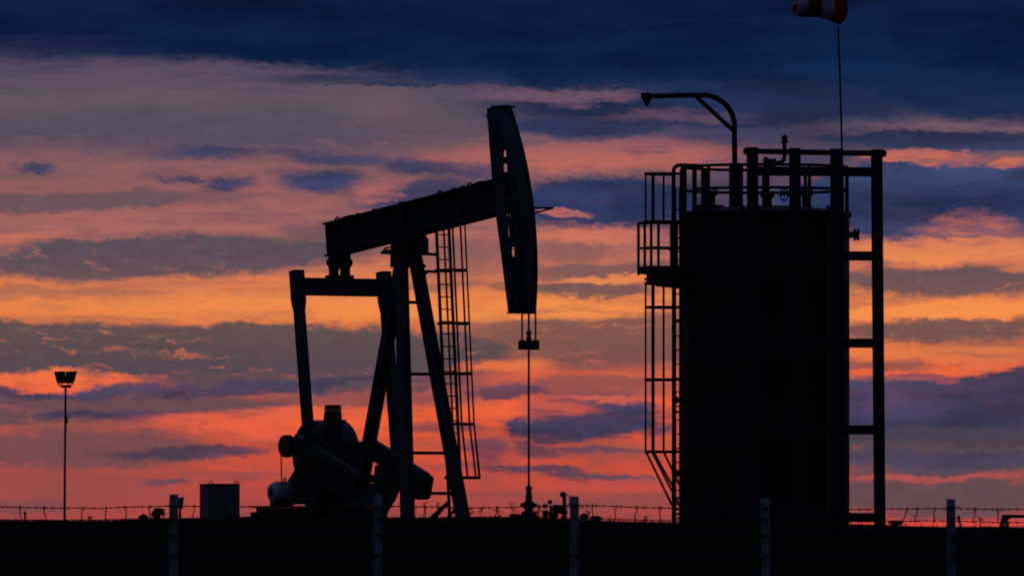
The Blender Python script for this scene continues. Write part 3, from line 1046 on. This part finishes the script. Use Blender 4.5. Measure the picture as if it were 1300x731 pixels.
def nozzle(px, ptop, r, flange, near=True, wheel=False, base=None, f=.7):
    p = roof_at(px, near, f)
    dep = DT + p.y
    p.x = (px - 972) * S
    zt = (HY - ptop) * dep / F
    mb = MB().lathe((p.x, p.y, ZT - .05), (0, 0, 1), [(0, r), (zt - ZT - .05, r), (zt - ZT - .05, flange), (zt - ZT, flange), (zt - ZT + .002, flange * .9),
                                                   (zt - ZT + .002, r * 1.2), (zt - ZT + .05, r * 1.1)], 20)
    if base:
        mb.lathe((p.x, p.y, ZT - .04), (0, 0, 1), [(0, base), (.17, base), (.19, base * .9), (.21, r)], 28)
    n = 8
    for k in range(n):
        t = 2 * math.pi * k / n
        q = Vector((p.x + math.cos(t) * flange * .82, p.y + math.sin(t) * flange * .82, zt))
        mb.cyl(q - Vector((0, 0, .09)), q + Vector((0, 0, .05)), .014, n=6)
    o = mb.build('roof_nozzle', M['dark'], tank)
    if wheel:
        c_ = Vector((p.x - .26, p.y - .15, zt - .06))
        mb = MB().tube([c_ + Vector((.085 * math.cos(t), -.03 * math.cos(t), .13 * math.sin(t))) for t in [k * math.pi / 8 for k in range(16)]], .016, 6, True)
        mb.bar(c_ - Vector((.08, 0, 0)), c_ + Vector((.3, .05, 0)), .03, .03); mb.bar(c_ - Vector((0, 0, .12)), c_ + Vector((0, 0, .12)), .02, .02)
        mb.build('hand_wheel', M['dark'], o)
    return p, zt


nozzle(900, 242, .13, .19, True, base=.33, f=.72)
nozzle(973, 245, .1, .16, True, f=.5)
nozzle(1010, 244, .11, .18, True, wheel=True, f=.4)
nozzle(1025, 243, .1, .15, False, f=.6)
nozzle(1051, 263, .04, .07, True, f=.9)

# roof railing
RRl = TR - .05
zr = [tz(y) for y in (212.5, 241.5)]
ring = lambda r, z, n=72, a0=0, a1=360: [Vector((r * math.cos(R(a0 + (a1 - a0) * k / n)), r * math.sin(R(a0 + (a1 - a0) * k / n)), z)) for k in range(n + (0 if a1 - a0 == 360 else 1))]
mb = MB()
for z in zr:
    mb.tube(ring(RRl, z, 80, -150, 176), .033, 8)
rail = holder('roof_railing', tank)
mb.pieces('rail', M['dark'], rail)
for off, near in ((103, True), (103.2, False), (53, True), (53, False), (0, False), (-33, False), (-33, True), (-74, True), (-75, False), (-92, True), (-102, False)):
    x = off * S
    y = math.sqrt(max(0, RRl ** 2 - x * x)) * (-1 if near else 1)
    mb = MB().bar((x, y, ZT - .06), (x, y, zr[0]), .075, .075, (1, 0, 0))
    mb.build('railing_post', M['dark'], rail)

# davit crane on the roof
mb = MB()
dv = lambda x, y: T.b(x, y, -.6)
pts = [dv(933, 266), dv(933, 215), dv(932.3, 168)]
cx_, cy_, r_ = 893, 160.5, 39.5
pts += [dv(cx_ + r_ * math.cos(R(t)), cy_ - r_ * math.sin(R(t)) * 1.0) for t in range(6, 91, 7)]
pts += [dv(878, 120.8), dv(850, 121.5), dv(816, 122.5)]
mb.tube(pts, .059, 12)
dav = mb.build('davit_arm', M['dark'], tank)
mb = MB().tube([dv(884, 123), dv(931, 166)], .048, 10)
mb.build('davit_brace', M['dark'], dav)
mb = MB().cyl(dv(933, 272), dv(933, 207), .13, n=20)
mb.build('davit_sleeve', M['dark'], dav)
mb = MB()
pl = [dv(x, y) for x, y in ((813.5, 118), (826.5, 118), (826, 128), (824, 133.5), (821.5, 135.5), (819, 134), (816.5, 128), (814, 124))]
mb.prism([p + Vector((0, -.05, 0)) for p in pl], (0, .1, 0))
mb.build('sheave_bracket', M['dark'], dav)

# breather vent line
vt = lambda x, y: T.b(x, y, -.95)
mb = MB()
mb.tube([vt(973, 262), vt(973, 243), vt(973, 222), vt(973, 209)], .07, 12)
mb.tube([vt(972, 207), vt(986, 206.8), vt(992, 206), vt(995, 203), vt(996, 198), vt(996, 176)], .045, 12)
vent = mb.build('vent_pipe', M['dark'], tank)
mb = MB().lathe(vt(996, 181), (0, 0, 1), [(0, .05), (0, .085), (.03, .085), (.035, .06), (.09, .06), (.1, .085), (.13, .06), (.17, .02)], 16)
mb.build('vent_cap', M['dark'], vent)
mb = MB()
for x in (970.5, 975.5, 983.5):
    p = vt(x, 206.5); mb.cyl(p - Vector((.025, 0, 0)), p + Vector((.025, 0, 0)), .1, n=14)
mb.sphere(vt(979.5, 206.5), .09, 12)
mb.cyl(vt(972, 206), vt(972, 199), .035, n=8)
mb.build('vent_valve', M['dark'], vent)

# side nozzle
mb = MB()
p0, p1 = T.b(1076, 298, 0), T.b(1084, 298, 0)
mb.cyl(p0, p1, .07, n=16)
for x in (1084, 1088.5):
    mb.cyl(T.b(x, 298, 0), T.b(x + 2.4, 298, 0), .135, n=20)
mb.cyl(T.b(1084, 298, 0), T.b(1090, 298, 0), .1, n=16)
mb.build('side_nozzle', M['dark'], tank)
# orange-brown riser pipe on the shell
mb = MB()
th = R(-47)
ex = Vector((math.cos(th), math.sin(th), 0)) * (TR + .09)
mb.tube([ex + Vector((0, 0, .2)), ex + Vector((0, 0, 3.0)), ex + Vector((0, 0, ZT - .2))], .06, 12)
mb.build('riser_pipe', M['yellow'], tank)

# side ladder: radial direction n, tangent t
al = R(198)
nn = Vector((math.cos(al), math.sin(al), 0)); tt = Vector((-nn.y, nn.x, 0))
lp = lambda n, t, z: nn * n + tt * t + Vector((0, 0, z))
LR = TR + .2
zl1 = tz(258)
mb = MB()
for s in (-1, 1):
    mb.bar(lp(LR, s * .24, .02), lp(LR, s * .24, zl1 + .3), .06, .085, tt)
sl = holder('ladder', tank)
mb.pieces('rail', M['dark'], sl)
mb = MB()
k = 0
while .25 + k * .304 < zl1:
    z = .25 + k * .304; k += 1
    mb.tube([lp(LR, -.24, z), lp(LR, .24, z)], .016, 6)
mb.pieces('rung', M['dark'], sl)
mb = MB()
for y in (407, 508, 523, 600, 632, 646, 652):
    for s in (-1, 1):
        mb.bar(lp(TR - .02, s * .24, tz(y)), lp(LR, s * .24, tz(y)), .05, .08)
for y in (508, 600):
    mb.sphere(lp(LR - .02, -.2, tz(y)), .09, 10)
mb.pieces('ladder_bracket', M['dark'], sl)
# walk-through handrails at the top
mb = MB()
for s in (-1, 1):
    zt_ = tz(212 if s > 0 else 210.5)
    pts = [lp(LR, s * .27, zl1 - .8), lp(LR, s * .27, zt_ - .14)]
    pts += [lp(LR - .13 + .13 * math.cos(R(t)), s * .27, zt_ - .14 + .14 * math.sin(R(t))) for t in (25, 50, 75, 90)]
    pts += [lp(LR - .36 - .13 * math.sin(R(t)), s * .27, zt_ - .14 + .14 * math.cos(R(t))) for t in (0, 25, 50, 75, 90)]
    pts += [lp(LR - .49, s * .27, ZT)]
    mb.tube(pts, .045, 8)
mb.pieces('handrail', M['dark'], tank)


def cage_hoop(z, w=.37, dep=.74):
    pts = [lp(LR, -w * .8, z)] + [lp(LR + dep * (.3 + .7 * math.sin(t)), -w * math.cos(t), z) for t in [R(8) + i * R(164) / 10 for i in range(11)]] + [lp(LR, w * .8, z)]
    mb = MB()
    for q0, q1 in zip(pts, pts[1:]):
        mb.bar(q0, q1, .06, .014, (0, 0, 1))
    return mb, pts


def make_cage(ys, mount):
    hs = []
    first = holder('safety_cage', mount)
    for y in ys:
        mb, pts = cage_hoop(tz(y)); hs.append(pts)
        mb.build('cage_hoop', M['dark'], first)
    for k in (2, 4, 6, 8, 10):
        mb = MB()
        for a_, b_ in zip(hs, hs[1:]):
            mb.bar(a_[k], b_[k], .045, .014, tt if k in (4, 6, 8) else nn)
        mb.build('cage_strap', M['dark'], first)
    return first, hs


low_cage, hs = make_cage((361, 391, 482.5, 573.5), tank)
mb = MB()
for k in (2, 4, 8, 10):
    q = lp(LR, (-.24 if k < 6 else .24), tz(646 if k in (4, 8) else 620))
    mb.bar(hs[-1][k], q, .045, .02)
mb.pieces('cage_foot', M['dark'], low_cage)
make_cage((222.5, 283), tank)

# ladder platform with its guard rail
mb = MB()
pz0, pz1 = tz(356), tz(346)
mb.obox(lp(2.31, 0, (tz(347))), nn * .46, tt * .42, (0, 0, .03))
mb.obox(lp(2.27, 0, (tz(354.5))), nn * .36, tt * .34, (0, 0, .13))
for s in (-1, 1):
    mb.bar(lp(1.84, s * .38, tz(359)), lp(2.6, s * .36, tz(357)), .05, .1, tt)
    mb.bar(lp(1.84, s * .38, tz(364)), lp(2.4, s * .36, tz(361)), .05, .1, tt)
mb.bar(lp(2.62, -.36, tz(355)), lp(2.62, .36, tz(355)), .05, .1)
pf = mb.build('platform', M['dark'], tank)
mb = MB()
cor = [lp(1.86, -.43, 0), lp(2.78, -.43, 0), lp(2.78, .43, 0), lp(1.86, .43, 0)]
pr = holder('platform_railing', tank)
for y, w in ((284, .05), (316, .045), (342, .02)):
    mb = MB()
    for q0, q1 in zip(cor, cor[1:]):
        z = Vector((0, 0, tz(y)))
        mb.bar(q0 + z, q1 + z, w if y != 342 else .1, .04, (0, 0, 1))
    mb.build('rail' if y != 342 else 'toe_board', M['dark'], pr)
for n_, t_ in ((2.78, -.43), (2.78, 0), (2.78, .43), (2.32, -.43), (2.32, .43), (1.9, -.43), (1.9, .43)):
    mb = MB().bar(lp(n_, t_, tz(350)), lp(n_, t_, tz(283)), .05, .05, nn)
    mb.build('railing_post', M['dark'], pr)
mb = MB().tube([lp(2.4, .43, tz(317)), lp(2.2, .2, tz(322)), lp(2.05, .1, tz(331))], .02, 6)
mb.build('safety_chain', M['dark'], pf)

# ------------------------------------------------------------------ steel frame in front of the tank
DFm = 217.4
G = Frame(1034, DFm)
fr = thing('steel_frame', 'tall dark steel goalpost frame standing against the tank', 'frame', G.o)
gx = lambda x, y, b=0: G.b(x, y, b)
for xt, xb, yt in ((955.2, 958, 187), (1009, 1012, 188), (1061, 1064.5, 189), (1112.8, 1117, 190)):
    mb = MB().bar(gx(xt, yt), gx(xb, 672), .245, .245, (1, 0, 0))
    mb.build('post', M['frame'], fr, .012)
mb = MB().tube([gx(948, 192), gx(1121, 195)], .062, 14)
mb.sphere(gx(948, 192), .085, 12); mb.sphere(gx(1121, 195), .085, 12)
mb.build('top_beam', M['frame'], fr)
for y0, x0 in ((218, 960), (325.5, 960), (436, 960), (546, 962), (657, 962)):
    dx = (y0 - 218) / 454 * 4
    mb = MB().bar(gx(x0, y0 - .8), gx(1113 + dx, y0 + (.5 if y0 == 218 else -.5)), .2, .17, (0, 0, 1))
    mb.build('cross_beam', M['frame'], fr)
for xt in (957, 1063):
    mb = MB()
    for y in (240, 640):
        mb.bar(gx(xt, y, .08), gx(xt, y, 1.4 if True else 1), .1, .1, (0, 0, 1))
    mb.pieces('tie_bar', M['frame'], fr)

# ------------------------------------------------------------------ windsock
DW = 218.6
K = Frame(1071, DW)
ws = thing('windsock', 'red and white striped windsock blowing left on a thin pole', 'windsock', K.o)
kb = lambda x, y, b=0: K.b(x, y, b)
mb = MB().tube([kb(1070.5, 300), kb(1069.2, 200), kb(1067, 120), kb(1064.3, 38)], .024, 8, r2=.02)
mb.build('pole', M['dark'], ws)
mb = MB().tube([kb(1064.3, 39), kb(1063.6, 28), kb(1063.6, 12)], .01, 6)
mb.build('swivel', M['dark'], ws)
for y in (276, 214):
    pass
A0, A1 = kb(1066.5, 10.5), kb(1010, 9.5)
dirn = Vector((A1.x - A0.x, -.46, A1.z - A0.z)).normalized()
Ls = (A1.x - A0.x) / dirn.x
R0, R1 = 19.5 * S, 9.6 * S
stops = [-.02, .27, .56, .83, 1.0] if False else [0, .26, .53, .80, 1.05]
for i in range(4):
    prof = []
    for j in range(7):
        f = stops[i] + (stops[i + 1] - stops[i]) * j / 6
        rr = R0 + (R1 - R0) * f
        rr *= 1 + .02 * math.sin(f * 23) + (.03 * math.sin(j / 6 * math.pi))
        prof.append((f, rr))
    n = 40
    sref = Vector((0, 0, 1)); sref = (sref - dirn * sref.dot(dirn)).normalized(); tref = dirn.cross(sref)
    vs_ = []
    for f, rr in prof:
        droop = Vector((0, 0, -.05 * f * f + .03 * math.sin(f * 3)))
        for k in range(n):
            a_ = 2 * math.pi * k / n
            w_ = 1 + .035 * math.sin(a_ * 3 + f * 5) + .02 * math.sin(a_ * 7 - f * 9)
            vs_.append(A0 + dirn * Ls * f + droop + (sref * math.cos(a_) + tref * math.sin(a_)) * rr * w_)
    fs_ = [(q * n + k, q * n + (k + 1) % n, (q + 1) * n + (k + 1) % n, (q + 1) * n + k) for q in range(6) for k in range(n)]
    mb = MB().add(vs_, fs_)
    o = mb.build('cloth_band', M['red_cloth'] if i % 2 == 0 else M['white_cloth'], ws)
    o['label'] = 'red cloth band' if i % 2 == 0 else 'white cloth band'
    so_ = o.modifiers.new('thickness', 'SOLIDIFY'); so_.thickness = .004
mb = MB()
vs_, n = [], 32
for f, k_ in ((.55, .93), (.8, .9), (1.03, .6)):
    rr = (R0 + (R1 - R0) * f) * k_
    for k in range(n):
        a_ = 2 * math.pi * k / n
        vs_.append(A0 + dirn * Ls * f + Vector((0, 0, -.05 * f * f + .03 * math.sin(f * 3))) + (sref * math.cos(a_) + tref * math.sin(a_)) * rr)
mb.add(vs_, [(q * n + k, q * n + (k + 1) % n, (q + 1) * n + (k + 1) % n, (q + 1) * n + k) for q in range(2) for k in range(n)])
o = mb.build('tail_lining', M['red_cloth'], ws); o['label'] = 'red inside of the tail opening'
mb = MB().tube([A0 - dirn * .004 + (sref * math.cos(a_) + tref * math.sin(a_)) * (R0 + .004) for a_ in [k * math.pi / 16 for k in range(32)]], .012, 6, True)
mb.build('mouth_ring', M['dark'], ws)

# ------------------------------------------------------------------ floodlight mast
DL = 300.0
Q = Frame(82, DL)
fm = thing('floodlight_mast', 'slim floodlight mast with twin lamp heads at the far left', 'lamp post', Q.o)
qb = lambda x, y, b=0: Q.b(x, y, b)
mb = MB().tube([qb(82, 672), qb(82.3, 600), qb(83, 530), qb(83.2, 492)], .038, 10, r2=.03)
mast = mb.build('mast', M['galv'], fm)
mb = MB()
cab = [qb(83 + .9 * math.sin(i * 1.7) + (1.2 if i % 3 == 0 else 0), 494 + i * 4.2, -.04) for i in range(14)]
mb.tube(cab, .012, 5)
mb.build('cable', M['dark'], mast)
mb = MB().obox(qb(84.6, 533, -.03), (.035, 0, 0), (0, .05, 0), (0, 0, .11))
mb.build('junction_box', M['dark'], mast)
mb = MB()
mb.tube([qb(73.5, 483), qb(74, 487.5), qb(76, 489.5), qb(90, 489.5), qb(92, 487.5), qb(92.5, 483)], .022, 8)
mb.tube([qb(78, 491), qb(90, 491)], .03, 8)
mb.tube([qb(78.5, 490), qb(78.5, 486)], .02, 6); mb.tube([qb(87, 490), qb(87, 486)], .02, 6)
mb.build('yoke', M['dark'], fm)
mb = MB().box(qb(72.8, 486, 0).x, qb(92.8, 486, 0).x, -.08, .16, qb(82, 486.3, 0).z, qb(82, 480.5, 0).z)
mb.build('ballast_box', M['lamp'], fm, .01)
for x0, x1, x2, x3 in ((68.5, 82.6, 83.4, 71.8), (83.6, 97.5, 94.2, 82.8)):
    mb = MB()
    fr_ = [qb(x0, 471.5, -.25), qb(x1, 470.8, -.25), qb(x2, 485, -.1), qb(x3, 485, -.1)]
    bk = [p + Vector((0, .3, .0)) for p in fr_]
    mid_ = sum(bk, Vector()) / 4
    bk = [p + (mid_ - p) * .03 for p in bk]
    mb.add(fr_ + bk, [(0, 1, 2, 3), (7, 6, 5, 4), (0, 4, 5, 1), (1, 5, 6, 2), (2, 6, 7, 3), (3, 7, 4, 0)])
    lh = mb.build('lamp_head', M['lamp'], fm)
    mb = MB().add([p + (sum(fr_, Vector()) / 4 - p) * .14 + Vector((0, -.006, 0)) for p in fr_] + [p + (sum(fr_, Vector()) / 4 - p) * .14 + Vector((0, .01, 0)) for p in fr_],
                  [(0, 1, 2, 3), (7, 6, 5, 4), (0, 4, 5, 1), (1, 5, 6, 2), (2, 6, 7, 3), (3, 7, 4, 0)])
    mb.build('lamp_glass', M['lamp'], lh, smooth=False)

# ------------------------------------------------------------------ control cabinet
DC = 262.0
U = Frame(278, DC, R(14))
cb = thing('control_cabinet', 'square metal cabinet with two lifting eyes left of the pump jack', 'cabinet', U.o, U.rz)
h = (HY - 615) * DC / F
pA, pB = U.b(264.5, 640, -.45), U.b(304.5, 640, -.45)
mb = MB().box(pA.x, pB.x, -.45, .62, .12, h)
bod = mb.build('cabinet_body', M['cabinet'], cb, .01)
mb = MB().box(pA.x - .02, pB.x + .02, -.48, .65, h + .002, h + .03)
mb.build('cabinet_roof', M['cabinet'], cb, .006)
mb = MB().box(pA.x + .08, pB.x - .05, -.4, .55, 0, .12)
mb.build('plinth', M['dark'], cb)
mx_ = (pA.x + pB.x) / 2
for s in (0, 1):
    mb = MB().box(pA.x + .03 if not s else mx_ + .006, mx_ - .006 if not s else pB.x - .03, -.475, -.452, .2, h - .08)
    dr = mb.build('door', M['cabinet'], cb, .006)
    mb = MB().obox((mx_ + (.06 if s else -.06), -.487, h * .55), (.012, 0, 0), (0, .012, 0), (0, 0, .07))
    mb.build('handle', M['dark'], dr)
for x in (pA.x + .1, pB.x - .07):
    mb = MB().tube([Vector((x + .05 * math.cos(R(t)), -.3, h + .03 + .055 * math.sin(R(t)))) for t in range(0, 181, 20)], .014, 6)
    mb.build('lifting_eye', M['dark'], cb)

# ------------------------------------------------------------------ barbed wire fence
DF = 125.0
H = Frame(650, DF)
fence = thing('barbed_wire_fence', 'barbed wire fence on pale concrete posts crossing the foreground', 'fence', H.o)
hb = lambda x, y, b=0: H.b(x, y, b)
rnd = random.Random(11)
posts = [(-30, 628), (220.5, 627), (480, 628), (729.5, 629.5), (971.5, 632), (1207, 633), (1450, 634)]
for i, (x, y) in enumerate(posts):
    wv = rnd.uniform(-.3, .3)
    top = hb(x, y); r_ = .056
    zb = ground_z(H.o.x + top.x, DF) - .25
    mb = MB()
    lean = Vector((rnd.uniform(-.012, .012), rnd.uniform(-.02, .02), 0))
    prof = [(zb, r_ * 1.05), (top.z - .7, r_ * 1.0), (top.z - .3, r_), (top.z - .012, r_ * .97), (top.z, r_ * .8)]
    mb.lathe((0, 0, 0), (0, 0, 1), prof, 12)
    for v_ in mb.v:
        k_ = (top.z - v_.z)
        n_ = noise.noise(Vector((v_.x * 9 + i * 3, v_.y * 9, v_.z * 4))) * .004
        v_ += Vector((top.x, 0, 0)) + lean * k_ + Vector((v_.x, v_.y, 0)).normalized() * n_
    po = mb.build('fence_post', M['concrete'], fence)
    mb = MB()
    for yy in (643, 658, 679, 705):
        z = hb(x, yy).z
        mb.tube([Vector((top.x + .064 * math.cos(t), .064 * math.sin(t), z)) for t in [k * math.pi / 6 for k in range(12)]], .005, 5, True)
        mb.bar(Vector((top.x + .055, -.03, z)), Vector((top.x + .12, -.04, z - .01)), .012, .012)
    mb.build('tie_wire', M['wire'], po)
line = {643: [(-30, 642.5), (60, 644), (130, 645), (220.5, 641.5), (340, 643.5), (480, 642), (600, 644.5), (729.5, 641), (800, 643.5), (880, 645), (971.5, 645.5), (1080, 646), (1207, 645.5), (1300, 646), (1450, 646)],
        658: [(-30, 659), (120, 660), (220.5, 658), (350, 658), (480, 657.5), (600, 659), (729.5, 658), (850, 660.5), (971.5, 660.5), (1100, 661.5), (1207, 661), (1300, 663), (1450, 663)],
        679: [(-30, 678), (480, 678), (971.5, 680), (1450, 682)], 705: [(-30, 704), (480, 704), (971.5, 706), (1450, 708)]}


def wire_y(key, x):
    L_ = line[key]
    for (a, ya), (b, yb) in zip(L_, L_[1:]):
        if x <= b:
            return ya + (yb - ya) * (x - a) / (b - a)
    return L_[-1][1]


for key in line:
    mb = MB()
    xs_ = [-30 + i * 5 for i in range(297)]
    f = lambda x: hb(x, wire_y(key, x) + .35 * math.sin(x * .031) + .15 * math.sin(x * .11), -.062)
    for ph in (0, math.pi):
        mb.tube([f(x) + Vector((0, .004 * math.cos(x * .8 + ph), .004 * math.sin(x * .8 + ph))) for x in xs_], .0045, 4)
    x = -28.0
    while x < 1448:
        p = f(x)
        for k in range(2):
            a_ = rnd.uniform(0, math.pi); d_ = Vector((rnd.uniform(-.4, .4), math.cos(a_), math.sin(a_))).normalized() * rnd.uniform(.018, .026)
            mb.bar(p - d_ + Vector((k * .008, 0, 0)), p + d_ + Vector((k * .008, 0, 0)), .005, .005)
        mb.sphere(p, .011, 6)
        x += rnd.uniform(9.5, 11.5)
    mb.build('barbed_wire', M['wire'], fence)
stays = [26, 57, 104, 134, 160, 190, 246, 350, 420, 540, 585, 630, 668, 683, 752, 781, 807, 838, 1149, 1163, 1186, 1237, 1267, 900, 1020]
for x in stays:
    y0, y1 = wire_y(643, x), wire_y(658, x)
    sl_ = rnd.uniform(-4, 4)
    bow = rnd.uniform(-1.5, 1.5)
    n = 7
    pts = []
    for k in range(-1, n + 2):
        t = k / n
        pts.append(hb(x + sl_ * (.5 - t) + bow * math.sin(t * 5.5) + rnd.uniform(-.4, .4), y0 + (y1 - y0) * t, -.062 + .012 * math.sin(t * 9)))
    mb = MB().tube(pts, .007, 5)
    for k in (1, 2, n):
        d_ = Vector((rnd.uniform(-1, 1), 0, rnd.uniform(-.6, .6))).normalized() * .03
        mb.bar(pts[k] - d_ * .3, pts[k] + d_, .006, .006)
    mb.build('wire_stay', M['wire'], fence)

# ------------------------------------------------------------------ small things along the bank
# box lamp standing beyond the second post
DB = 200.0
Z = Frame(229, DB)
bx_ = thing('box_lamp', 'small dark tapered lamp box beside a concrete post top', 'lamp', Z.o)
zb_ = lambda x, y, b=0: Z.b(x, y, b)
mb = MB()
fr_ = [zb_(225.5, 631), zb_(233.5, 630.5), zb_(231.5, 645.5), zb_(226.8, 646.5)]
mb.prism(fr_, (0, .16, 0)); mb.build('lamp_housing', M['lamp'], bx_, .01)
mb = MB().tube([zb_(228.5, 672, .08), zb_(228.5, 645, .08)], .025, 8); mb.build('stem', M['dark'], bx_)
mb = MB().add([p + (sum(fr_, Vector()) / 4 - p) * .15 + Vector((0, -.006, 0)) for p in fr_] + [p + (sum(fr_, Vector()) / 4 - p) * .15 + Vector((0, .01, 0)) for p in fr_],
              [(0, 1, 2, 3), (7, 6, 5, 4), (0, 4, 5, 1), (1, 5, 6, 2), (2, 6, 7, 3), (3, 7, 4, 0)])
mb.build('lamp_glass', M['cabinet'], bx_, smooth=False)


def bush(px, py, wpx, depth, name, label, n=260, seed=1):
    rnd = random.Random(seed)
    o = at(px, 672, depth); o.z = ground_z(o.x, depth) if depth < 190 else 0.0
    root = thing(name, label, 'bush', o)
    top = (HY - py) * depth / F - o.z; w = wpx * depth / F / 2
    mb = MB(); sb = MB()
    for k in range(9):
        a_ = rnd.uniform(0, 6.28); q = Vector((math.cos(a_) * w * rnd.uniform(.2, .9), math.sin(a_) * w * .6, top * rnd.uniform(.4, .85)))
        sb.tube([Vector((0, 0, -.03)), q * .5 + Vector((rnd.uniform(-.02, .02), 0, .03)), q], .009, 5, r2=.004)
    lobes = [(Vector((rnd.uniform(-.55, .55) * w, rnd.uniform(-.4, .4) * w, top * rnd.uniform(.35, .68))), rnd.uniform(.3, .5)) for k in range(7)]
    lobes.append((Vector((-.1 * w, 0, top * .62)), .55))
    for k in range(n):
        c_, rr = rnd.choice(lobes)
        d_ = Vector((rnd.gauss(0, 1), rnd.gauss(0, 1), rnd.gauss(0, 1))).normalized() * rr * w * rnd.uniform(.5, 1.0)
        d_.z *= min(1.2, top / (2 * w) * 1.3)
        p = c_ + d_
        if p.z > top or p.z < 0: continue
        s_ = rnd.uniform(.02, .04)
        u_ = Vector((rnd.gauss(0, 1), rnd.gauss(0, 1), rnd.gauss(0, 1))).normalized(); v_ = u_.orthogonal().normalized()
        mb.add([p - u_ * s_, p - v_ * s_ * .5, p + u_ * s_, p + v_ * s_ * .5 + u_.cross(v_) * .006], [(0, 1, 2, 3)])
    mb.build('foliage', M['leaf'], root, smooth=False); sb.build('stem', M['wood'], root)
    return root


bush(201, 643, 20, 168, 'bramble_bush', 'rounded dark bush left of the second fence post', 520, 4)
bush(182, 652, 14, 166, 'bramble_bush', 'low ragged bush just left of the rounded dark bush', 150, 5)
bush(742, 651, 15, 163, 'bramble_bush', 'low dark bush just right of the middle fence post', 220, 6)
bush(1138, 660, 22, 163, 'bramble_bush', 'low ragged bush at the right foot of the steel frame', 240, 7)
bush(655, 652, 20, 163, 'bramble_bush', 'low ragged bush just left of the wellhead', 220, 8)
bush(757, 654, 16, 163, 'bramble_bush', 'sparse low bush right of the middle fence post, farther from it', 180, 9)


def weed(px, py, depth, label, seed, lean=0.0):
    rnd = random.Random(seed)
    o = at(px, 672, depth); o.z = ground_z(o.x, depth)
    root = thing('weed', label, 'weed', o, 0, 'dead weed stalks on the bank')
    top = (HY - py) * depth / F - o.z
    mb = MB()
    pts = [Vector((lean * t * t + rnd.uniform(-.008, .008), 0, top * t)) for t in [k / 6 for k in range(7)]]
    pts[0].z = -.03
    mb.tube(pts, .007, 5, r2=.004); mb.build('stalk', M['wood'], root)
    mb = MB()
    for k in range(7):
        t = rnd.uniform(.3, 1); i = min(5, int(t * 6)); p = pts[i] + (pts[i + 1] - pts[i]) * (t * 6 - i)
        d_ = Vector((rnd.uniform(-1, 1), rnd.uniform(-.6, .6), rnd.uniform(.1, 1))).normalized() * rnd.uniform(.04, .09)
        w_ = d_.orthogonal().normalized() * .012
        mb.add([p, p + d_ * .5 + w_, p + d_, p + d_ * .5 - w_], [(0, 1, 2, 3)])
    mb.build('leaf', M['leaf'], root, smooth=False)


for i, (x, y, ln, lb) in enumerate([(653, 637, -.1, 'bent dead weed stalk left of the wellhead'), (538, 637, .03, 'thin weed stalk between the pump jack legs, left one'),
                                    (556, 635, -.03, 'thin weed stalk between the pump jack legs, right one'), (610, 640, .05, 'thin weed stalk right of the caged ladder foot'),
                                    (820, 656, .02, 'short weed stalk just left of the tank ladder foot'), (772, 657, .04, 'short weed stalk between the middle post and the tank'),
                                    (1243, 657, .03, 'short weed stalk right of the rightmost fence post'), (113, 655, .03, 'short weed stalk right of the floodlight mast'), (683, 643, .06, 'bent weed stalk just right of the wellhead'),
                                    (748, 641, -.05, 'tall dead weed stalk right of the middle fence post'), (596, 645, .04, 'weed stalk at the right foot of the pump jack'), (633, 646, -.04, 'weed stalk halfway between caged ladder and wellhead')]):
    weed(x, y, 164 + i * .3, lb, 30 + i, ln)


def stake(xb, xt, yt, depth, label):
    o = at(xb, 672, depth); o.z = ground_z(o.x, depth)
    r_ = thing('wooden_stake', label, 'stake', o)
    t_ = at(xt, yt, depth) - o
    mb = MB().bar((0, 0, -.1), t_, .035, .035, (1, 0, 0), .03, .03)
    s_ = mb.build('stake_shaft', M['wood'], r_, .003)
    mb = MB().obox(t_ * .93, (.022, 0, 0), (0, .022, 0), (0, 0, .02)); mb.build('binding', M['wire'], r_)


stake(33, 31.5, 650, 161, 'short upright stake on the bank left of the floodlight mast')
stake(1222, 1216.5, 655, 160.5, 'short leaning stake beside the rightmost concrete post')

# trestle at the far right
DX = 205.0
Xf = Frame(1290, DX)
tr = thing('pipe_trestle', 'low dark A-frame pipe trestle at the right edge', 'trestle', Xf.o)
xb = lambda x, y, b=0: Xf.b(x, y, b)
for x in (1275, 1330):
    mb = MB()
    for b in (-.3, .3):
        mb.bar(xb(x - 5, 674, b), xb(x, 655, 0), .09, .07, (1, 0, 0)); mb.bar(xb(x + 6, 674, b), xb(x + 1, 655, 0), .06, .06, (1, 0, 0))
    mb.bar(xb(x - 4, 668, 0), xb(x + 5, 668, 0), .05, .05)
    mb.build('trestle_leg', M['dark'], tr)
mb = MB().tube([xb(1272, 655), xb(1335, 655)], .035, 10); mb.build('pipe', M['dark'], tr)
mb = MB().cyl(xb(1277, 661, -.02), xb(1283, 655, -.02), .02); mb.build("knee_brace", M["dark"], tr)
